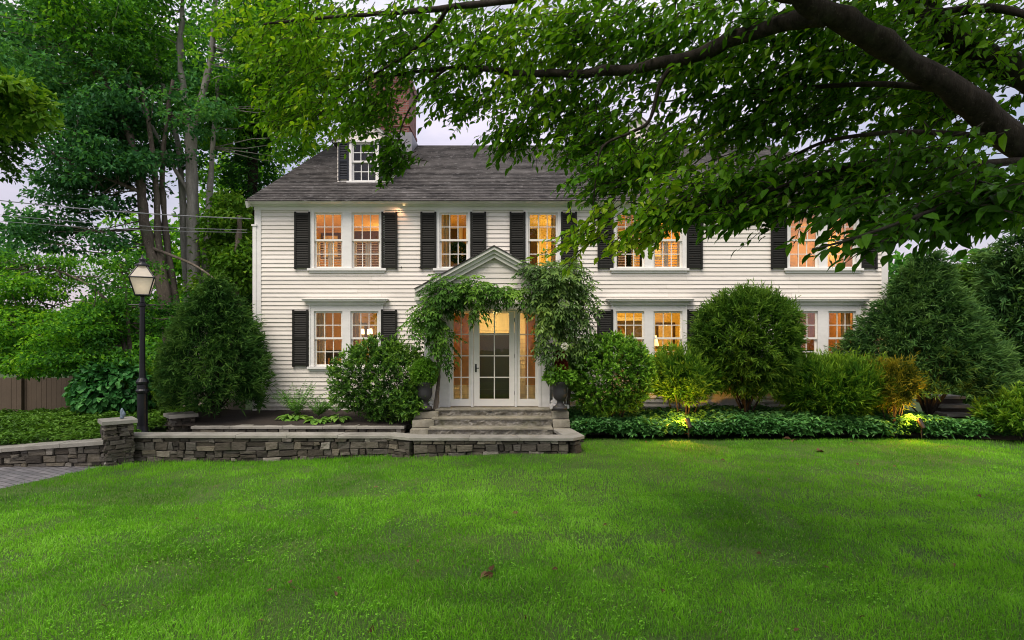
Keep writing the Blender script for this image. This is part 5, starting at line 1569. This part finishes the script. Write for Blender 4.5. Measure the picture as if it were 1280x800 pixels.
far_tree('bright young tree filling the gap between the house corner and the grey trunk', 296, 440, 17.5, [(302, 335, 17.5, 18, 30, .7, 60), (285, 300, 18, 20, 60, .8, 90), (308, 270, 18.5, 10, 30, .6, 26), (268, 370, 17.5, 18, 26, .7, 40)], M['bright_leaf'], 44, .5, .15, .10, 'tall trees left of the house', .5)
conifer('dark hemlock cut by the right edge beyond the tall blue green evergreen', (1195, 1400, 262, 530, ), 15.8, M['spruce'], 21)
conifer('pale green conifer far off between the tall evergreen and the right edge hemlock', (1160, 1290, 308, 500), 24, M['yew'], 22, 14000, .34)
conifer('tall hemlock standing outside the right edge of the garden', (1330, 1560, 180, 530), 17, M['spruce'], 23, 12000)

# trees across the street behind the viewer, seen only as reflections in the panes
def back_tree(label, x, y, h, r):
    t = thing('street_tree', label, 'tree', (x, y, 0), 'trees behind the viewer')
    mb = MB(); limb(mb, [(x, y, -.2), (x + .1, y, h * .4), (x, y, h * .9)], .3, .06); mb.build('trunk', M['bark_brown'], t)
    n = 130; q = norm(rng.normal(size=(n, 3))) * (rng.random((n, 1)) ** .4); cp = np.array([x, y, h * .62]) + q * np.array([r, r, h * .38])
    mb = MB(); clump_leaves(mb, cp, 26, 1.1, .42, .3, .4 + .2 * rng.random(n), .6); mb.build('crown', M['maple_leaf'], t)
for x, y, h, r, lab in ((-9, -24, 6, 3, 'broad low tree behind the viewer'), (9, -26, 7, 3.2, 'taller tree behind the viewer')):
    back_tree(lab, x, y, h, r)

# ---- the big shade tree in front, trunk outside the frame on the right
def sprays(mb, tw, c, dirs, Ls, nl, leafL, shade, kind='ovate'):
    m = len(c); dirs = norm(dirs)
    side = norm(np.cross(dirs, np.array([0, 0, 1.0]) + rng.normal(size=(m, 3)) * .2)); up = np.cross(side, dirs)
    for j in range(nl):
        f = (j + .6) / nl; s = 1 if j % 2 else -1
        p = c + dirs * (Ls * f)[:, None] - np.array([0, 0, 1]) * (Ls * .30 * f * f)[:, None] + rng.normal(size=(m, 3)) * .012
        last = j == nl - 1
        d = dirs * (1.0 if last else .55) + side * s * (0 if last else .75) + np.array([0, 0, -.45]) + rng.normal(size=(m, 3)) * .28
        nr = np.array([0, 0, 1.0]) + rng.normal(size=(m, 3)) * .38
        L = leafL * rng.uniform(.65, 1.2, m)
        mb.leaves(p, d, nr, L, L * rng.uniform(.42, .62, m), np.clip(shade + rng.normal(size=m) * .14, 0, 1), kind, rng.uniform(-.08, .5, (m, 1)))
    if tw is not None:
        for k in range(m):
            f = np.array([0, .5, 1.0])[:, None]
            pts = c[k] + dirs[k] * Ls[k] * f - np.array([0, 0, 1]) * Ls[k] * .30 * f * f
            tw.tube(pts, [.005, .004, .002], 3, cap=False)


TB = np.array([6.1, 4.9, -.05])                           # foot of the trunk
bt = thing('shade_tree', 'big leafy shade tree whose limbs arch over the lawn from the right', 'tree', TB)
wood = MB()
limb(wood, [TB, TB + [-.05, 0, .9], TB + [-.1, 0, 1.7], TB + [.1, .1, 3.2], TB + [.3, .2, 5.5]], .36, .16, 12)
L1 = limb(wood, [TB + [-.05, 0, 1.5], P(1440, 310, 4.9), P(1285, 190, 4.9), P(1185, 108, 4.7), P(1090, 48, 4.5), P(1003, -2, 4.3), P(900, -75, 4.1)], .138, .066, 12)
L2 = limb(wood, [TB + [0, 0, 1.2], P(1500, 200, 5.3), P(1330, 115, 5.5), P(1230, 70, 5.5), P(1160, 20, 5.4), P(1090, -60, 5.2)], .20, .08, 10)
B1 = limb(wood, [P(1030, 20, 4.35), P(980, 28, 4.6), P(910, 50, 5.0), P(845, 76, 5.4), P(760, 88, 5.9), P(690, 92, 6.3), P(620, 88, 6.8), P(560, 84, 7.2), P(480, 95, 7.6), P(400, 100, 8.0)], .075, .012, 8)
B2 = limb(wood, [P(1290, 200, 4.9), P(1215, 205, 4.7), P(1160, 200, 4.6), P(1080, 204, 4.7), P(1000, 225, 4.8), P(930, 248, 4.9), P(850, 262, 5.0), P(790, 275, 5.1)], .035, .006, 7)
B3 = limb(wood, [P(1230, 170, 4.8), P(1130, 165, 5.2), P(1040, 175, 5.5), P(990, 195, 5.7), P(940, 215, 5.8), P(880, 232, 5.9)], .025, .005, 6)
B4 = limb(wood, [P(845, 76, 5.4), P(825, 105, 5.4), P(812, 150, 5.4), P(790, 165, 5.4), P(755, 182, 5.4), P(746, 215, 5.4), P(741, 262, 5.4)], .022, .005, 6)
B5 = limb(wood, [P(1300, 230, 4.4), P(1240, 240, 3.9), P(1180, 258, 3.5), P(1120, 280, 3.2), P(1060, 300, 3.1), P(1015, 312, 3.1)], .02, .004, 6)
B6 = limb(wood, [P(1180, 112, 4.7), P(1100, 105, 5.0), P(1000, 110, 5.4), P(900, 120, 5.9), P(800, 130, 6.4)], .03, .006, 6)
B7 = limb(wood, [P(1000, -5, 4.3), P(850, -30, 4.8), P(700, -10, 5.6), P(560, 10, 6.5), P(430, 20, 7.2), P(330, 30, 7.6)], .06, .012, 7)
B8 = limb(wood, [P(560, 84, 7.2), P(530, 110, 7.2), P(505, 150, 7.2), P(492, 200, 7.2), P(488, 225, 7.2)], .018, .004, 5)
B9 = limb(wood, [P(560, 10, 6.5), P(520, 60, 6.9), P(440, 110, 7.4), P(390, 150, 7.7)], .025, .005, 5)
B10 = limb(wood, [P(1160, 20, 5.4), P(1240, 10, 5.0), P(1320, 30, 4.6)], .05, .02, 6)
crown, twig = MB(), MB()
#        px   py   d   rx   ry  rd  n  shade leaf
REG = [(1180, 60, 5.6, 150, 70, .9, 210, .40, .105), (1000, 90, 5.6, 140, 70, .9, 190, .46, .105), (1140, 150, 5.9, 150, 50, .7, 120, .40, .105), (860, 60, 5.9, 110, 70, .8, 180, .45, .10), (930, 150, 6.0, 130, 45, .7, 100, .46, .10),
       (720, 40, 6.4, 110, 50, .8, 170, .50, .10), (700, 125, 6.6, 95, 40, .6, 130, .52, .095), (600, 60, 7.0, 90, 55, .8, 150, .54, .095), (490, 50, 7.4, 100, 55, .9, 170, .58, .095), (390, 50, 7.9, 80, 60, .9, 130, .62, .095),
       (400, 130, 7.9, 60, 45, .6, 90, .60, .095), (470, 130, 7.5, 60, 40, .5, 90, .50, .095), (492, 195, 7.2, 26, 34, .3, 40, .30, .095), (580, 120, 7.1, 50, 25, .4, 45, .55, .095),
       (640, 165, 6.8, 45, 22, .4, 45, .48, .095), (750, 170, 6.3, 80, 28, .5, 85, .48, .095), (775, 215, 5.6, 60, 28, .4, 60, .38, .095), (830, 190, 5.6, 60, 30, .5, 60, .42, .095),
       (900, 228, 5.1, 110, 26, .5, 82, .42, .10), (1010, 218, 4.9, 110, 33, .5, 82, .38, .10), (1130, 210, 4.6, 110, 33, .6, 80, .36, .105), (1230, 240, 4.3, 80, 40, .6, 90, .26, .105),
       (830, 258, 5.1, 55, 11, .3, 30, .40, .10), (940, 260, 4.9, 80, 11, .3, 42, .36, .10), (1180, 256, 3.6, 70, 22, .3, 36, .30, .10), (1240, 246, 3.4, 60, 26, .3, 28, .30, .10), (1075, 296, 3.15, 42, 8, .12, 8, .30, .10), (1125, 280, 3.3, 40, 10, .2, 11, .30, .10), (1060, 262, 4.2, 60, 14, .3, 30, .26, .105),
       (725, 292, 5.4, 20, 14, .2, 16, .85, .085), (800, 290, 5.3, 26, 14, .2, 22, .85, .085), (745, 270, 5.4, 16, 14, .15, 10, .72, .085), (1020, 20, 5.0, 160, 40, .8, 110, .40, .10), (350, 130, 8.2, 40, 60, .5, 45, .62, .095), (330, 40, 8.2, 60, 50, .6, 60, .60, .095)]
for (px, py, d, rx, ry, rd, n, shv, lf) in REG:
    q = norm(rng.normal(size=(n, 3))) * (rng.random((n, 1)) ** .5)
    c = P(px, py, d) + q * np.array([rx * d / F, rd, ry * d / F])
    qx, qy = 640 + c[:, 0] * F / c[:, 1], HZ - (c[:, 2] - CZ) * F / c[:, 1]
    thin = np.zeros(n)
    for (a0, a1, b0, b1, pr) in ((490, 530, 100, 190, .75), (975, 1085, 255, 345, .55), (825, 880, 180, 240, .45), (1150, 1260, 285, 340, .8), (560, 640, 130, 190, .3)):
        thin = np.maximum(thin, pr * ((qx > a0) & (qx < a1) & (qy > b0) & (qy < b1)))
    kk = rng.random(n) > thin; c = c[kk]; n = len(c)
    out = (c - TB) * np.array([1, 1, 0]); out = norm(out) * .8 + rng.normal(size=(n, 3)) * .55; out[:, 2] = out[:, 2] * .4 - .12
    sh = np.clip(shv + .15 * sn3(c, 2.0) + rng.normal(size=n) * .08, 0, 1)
    Ls = rng.uniform(.28, .6, n)
    if d < 4: Ls = Ls * .7
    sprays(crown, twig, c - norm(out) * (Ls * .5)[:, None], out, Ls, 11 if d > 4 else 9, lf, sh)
# crown over and behind the viewer, out of the frame, that shades the near lawn
n = 1700
q = norm(rng.normal(size=(n, 3))) * (rng.random((n, 1)) ** .45)
c = np.array([1.5, .6, 6.8]) + q * np.array([7.5, 3.4, 2.0])
fr = (c[:, 1] < .3) | ((c[:, 2] - CZ) / np.maximum(c[:, 1], .3) * F > 425 + 60)
c = c[fr]; n = len(c)
out = rng.normal(size=(n, 3)) * np.array([1, 1, .2])
sprays(crown, None, c, out, np.full(n, .7), 9, .15, np.full(n, .4), 'fold')
n = 60
for k in range(40):
    i = rng.integers(0, len(c)); s = L1[-3] if rng.random() < .5 else L2[-3]
    wood.tube([s, (s + c[i]) / 2 + [0, 0, .4], c[i]], [.04, .025, .008], 5)
tr = wood.build('trunk', M['bark_dark'], bt, smooth=True)
twig.build('twigs', M['bark_dark'], bt)
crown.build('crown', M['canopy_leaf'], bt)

# overhanging branch of a tree outside the left edge
LB = np.array([-9.2, 7.6, -.3])
lt = thing('edge_tree', 'bright maple branch reaching in from a tree beyond the left edge', 'tree', LB)
wood = MB(); limb(wood, [LB, LB + [.1, 0, 2.5], LB + [.2, .2, 5.5], LB + [.3, .3, 8]], .22, .08)
limb(wood, [LB + [.1, .1, 3.4], P(-60, 95, 8.0), P(10, 120, 8.2), P(55, 150, 8.3)], .05, .008)
limb(wood, [LB + [.1, .1, 3.2], P(-60, 150, 10), P(0, 165, 12), P(30, 190, 12.5)], .05, .008)
wood.build('trunk', M['bark_brown'], lt)
cp = crown_pts([(8, 120, 8.2, 34, 20, .5, 20), (36, 145, 8.3, 20, 12, .3, 10), (-50, 110, 8, 50, 40, 1, 30)])
mb = MB(); clump_leaves(mb, cp, 42, .30, .11, .085, np.clip(.55 + .15 * rng.normal(size=len(cp)), 0, 1), .3)
cp2 = crown_pts([(8, 190, 12.3, 24, 30, .4, 22), (20, 160, 12.3, 22, 18, .4, 14)])
clump_leaves(mb, cp2, 40, .3, .11, .08, np.full(len(cp2), .04), .5, sh_j=.05)
cp3 = LB + [0, 0, 6.5] + norm(rng.normal(size=(80, 3))) * np.array([2.0, 2.0, 2.0]); cp3 = cp3[cp3[:, 0] < -8.6]
clump_leaves(mb, cp3, 30, .5, .16, .12, np.full(len(cp3), .4), .5)
mb.build('crown', M['bright_leaf'], lt)

# distant woods that close the view at ground level
n = 1500
x = np.concatenate([rng.uniform(-60, -9, n), rng.uniform(11, 60, n)]); y = rng.uniform(38, 46, 2 * n)
hmax = np.where(x < 0, 2.6, 6.5) * (.6 + .8 * vnoise(x * .22, y * .1))
cp = np.c_[x, y, rng.random(2 * n) * hmax]
mb = MB(); clump_leaves(mb, cp, 14, 1.2, .55, .4, np.clip(.3 + .2 * sn3(cp, .5), 0, 1), .7)
tag(mb.build('woods', M['maple_leaf']), 'low band of distant woods closing the view on both sides of the house', 'woods', kind='stuff')

# ---- fallen leaves on the lawn
def dead_leaf(px, py, s, label, group):
    d = F * (CZ + .1) / (py - HZ)
    for _ in range(3):
        x = PX(px, d); h = float(lawn_h(np.array(x), np.array(d))) + .035; d = F * (CZ - h) / (py - HZ)
    b = np.array([PX(px, d), d, h])
    n = 3 if s > .1 else 1
    a = rng.uniform(0, 6.283, n)
    mb = MB().leaves(b + rng.normal(size=(n, 3)) * [.03, .03, .008], np.c_[np.cos(a), np.sin(a), rng.normal(size=n) * .25], np.tile([0, -.25, 1.], (n, 1)) + rng.normal(size=(n, 3)) * .5, s, s * .6, np.clip(.05 + .5 * rng.random(n), 0, 1), 'ovate', .4)
    o = mb.build('fallen_leaf', M['dead'], loc=b)
    tag(o, label, 'leaf', group)
dead_leaf(617, 716, .105, 'largest curled brown leaf lying in the grass near the middle of the lawn', 'fallen leaves on the lawn')
dead_leaf(1020, 563, .2, 'clump of rusty brown leaves on the lawn below the spreading juniper', 'fallen leaves on the lawn')
dead_leaf(990, 549, .15, 'rusty leaf at the edge of the bed below the spreading juniper', 'fallen leaves on the lawn')
dead_leaf(473, 784, .07, 'brown leaf lying at the bottom edge of the lawn', 'fallen leaves on the lawn')
for (px, py) in ((431, 719), (362, 727), (515, 680), (562, 690), (700, 710), (1030, 708), (320, 776), (1000, 792), (835, 557), (861, 561), (808, 551), (902, 575), (363, 731), (345, 738), (893, 762), (1075, 579), (1066, 553), (520, 700), (410, 738), (1117, 580), (640, 640), (760, 655), (880, 625), (950, 690), (1100, 660), (1190, 705), (240, 650), (180, 700), (470, 610), (590, 600), (720, 612), (820, 740), (660, 770), (1080, 770), (130, 760), (960, 600), (1220, 620)):
    dead_leaf(px + rng.uniform(-2, 2), py, .055 if py > 640 else .075, 'small dry brown leaf lying on the lawn', 'small fallen leaves')

# ================================================================ SKY, SUN, CAMERA
sc = bpy.context.scene
SUN_EL, SUN_AZ = R(58), R(208)           # soft light from behind the viewer, a little to the left
w = bpy.data.worlds.new('World'); sc.world = w; w.use_nodes = True
nt = w.node_tree; nt.nodes.clear()
N = lambda k: nt.nodes.new(k)
sky = N('ShaderNodeTexSky'); sky.sky_type = 'NISHITA'; sky.sun_disc = False; sky.sun_elevation = SUN_EL; sky.sun_rotation = SUN_AZ; sky.air_density = 1.2; sky.dust_density = 2.5
tc = N('ShaderNodeTexCoord'); mp = N('ShaderNodeMapping'); mp.inputs['Scale'].default_value = (1, 1, 2.6)
nz = N('ShaderNodeTexNoise'); nz.inputs['Scale'].default_value = 2.4; nz.inputs['Detail'].default_value = 7; nz.inputs['Roughness'].default_value = .55
nt.links.new(tc.outputs['Generated'], mp.inputs[0]); nt.links.new(mp.outputs[0], nz.inputs['Vector'])
rp = N('ShaderNodeValToRGB'); rp.color_ramp.elements[0].position = .36; rp.color_ramp.elements[1].position = .60
rp.color_ramp.elements[0].color = (.35, .35, .35, 1); rp.color_ramp.elements[1].color = (1, 1, 1, 1)
nt.links.new(nz.outputs['Fac'], rp.inputs[0])
sp = N('ShaderNodeSeparateXYZ'); nt.links.new(tc.outputs['Generated'], sp.inputs[0])
cr = N('ShaderNodeValToRGB'); e = cr.color_ramp.elements
e[0].position = .0; e[0].color = (7.0, 5.7, 6.3, 1); e[1].position = .30; e[1].color = (6.5, 6.1, 7.4, 1)
e.new(.6); e[2].position = .6; e[2].color = (10.2, 9.9, 10.2, 1)
nt.links.new(sp.outputs[2], cr.inputs[0])
mx = N('ShaderNodeMix'); mx.data_type = 'RGBA'
nt.links.new(rp.outputs[0], mx.inputs[0]); nt.links.new(sky.outputs[0], mx.inputs[6]); nt.links.new(cr.outputs[0], mx.inputs[7])
bg = N('ShaderNodeBackground'); bg.inputs[1].default_value = .133
nt.links.new(mx.outputs[2], bg.inputs[0]); wo = N('ShaderNodeOutputWorld'); nt.links.new(bg.outputs[0], wo.inputs[0])

sun = bpy.data.lights.new('sun', 'SUN'); sun.energy = 3.5; sun.angle = R(36); sun.color = (1, .89, .76)
so = bpy.data.objects.new('sun', sun); C.objects.link(so)
dv = Vector((math.sin(SUN_AZ) * math.cos(SUN_EL), math.cos(SUN_AZ) * math.cos(SUN_EL), math.sin(SUN_EL)))
so.rotation_euler = (-dv).to_track_quat('-Z', 'Y').to_euler()
so.location = dv * 60

cam = bpy.data.cameras.new('camera'); cam.sensor_width = 36; cam.lens = F / 1280 * 36; cam.shift_y = (HZ - 400) / 1280
cam.clip_start = .05; cam.clip_end = 1200
co = bpy.data.objects.new('camera', cam); C.objects.link(co); co.location = (0, 0, CZ); co.rotation_euler = (R(90), 0, 0)
sc.camera = co
sc.view_settings.view_transform = 'Standard'; sc.view_settings.look = 'None'; sc.view_settings.exposure = 0
sc.cycles.use_denoising = True; sc.cycles.filter_width = 1.05
sc.cycles.max_bounces = 8; sc.cycles.transparent_max_bounces = 16; sc.cycles.sample_clamp_indirect = 6
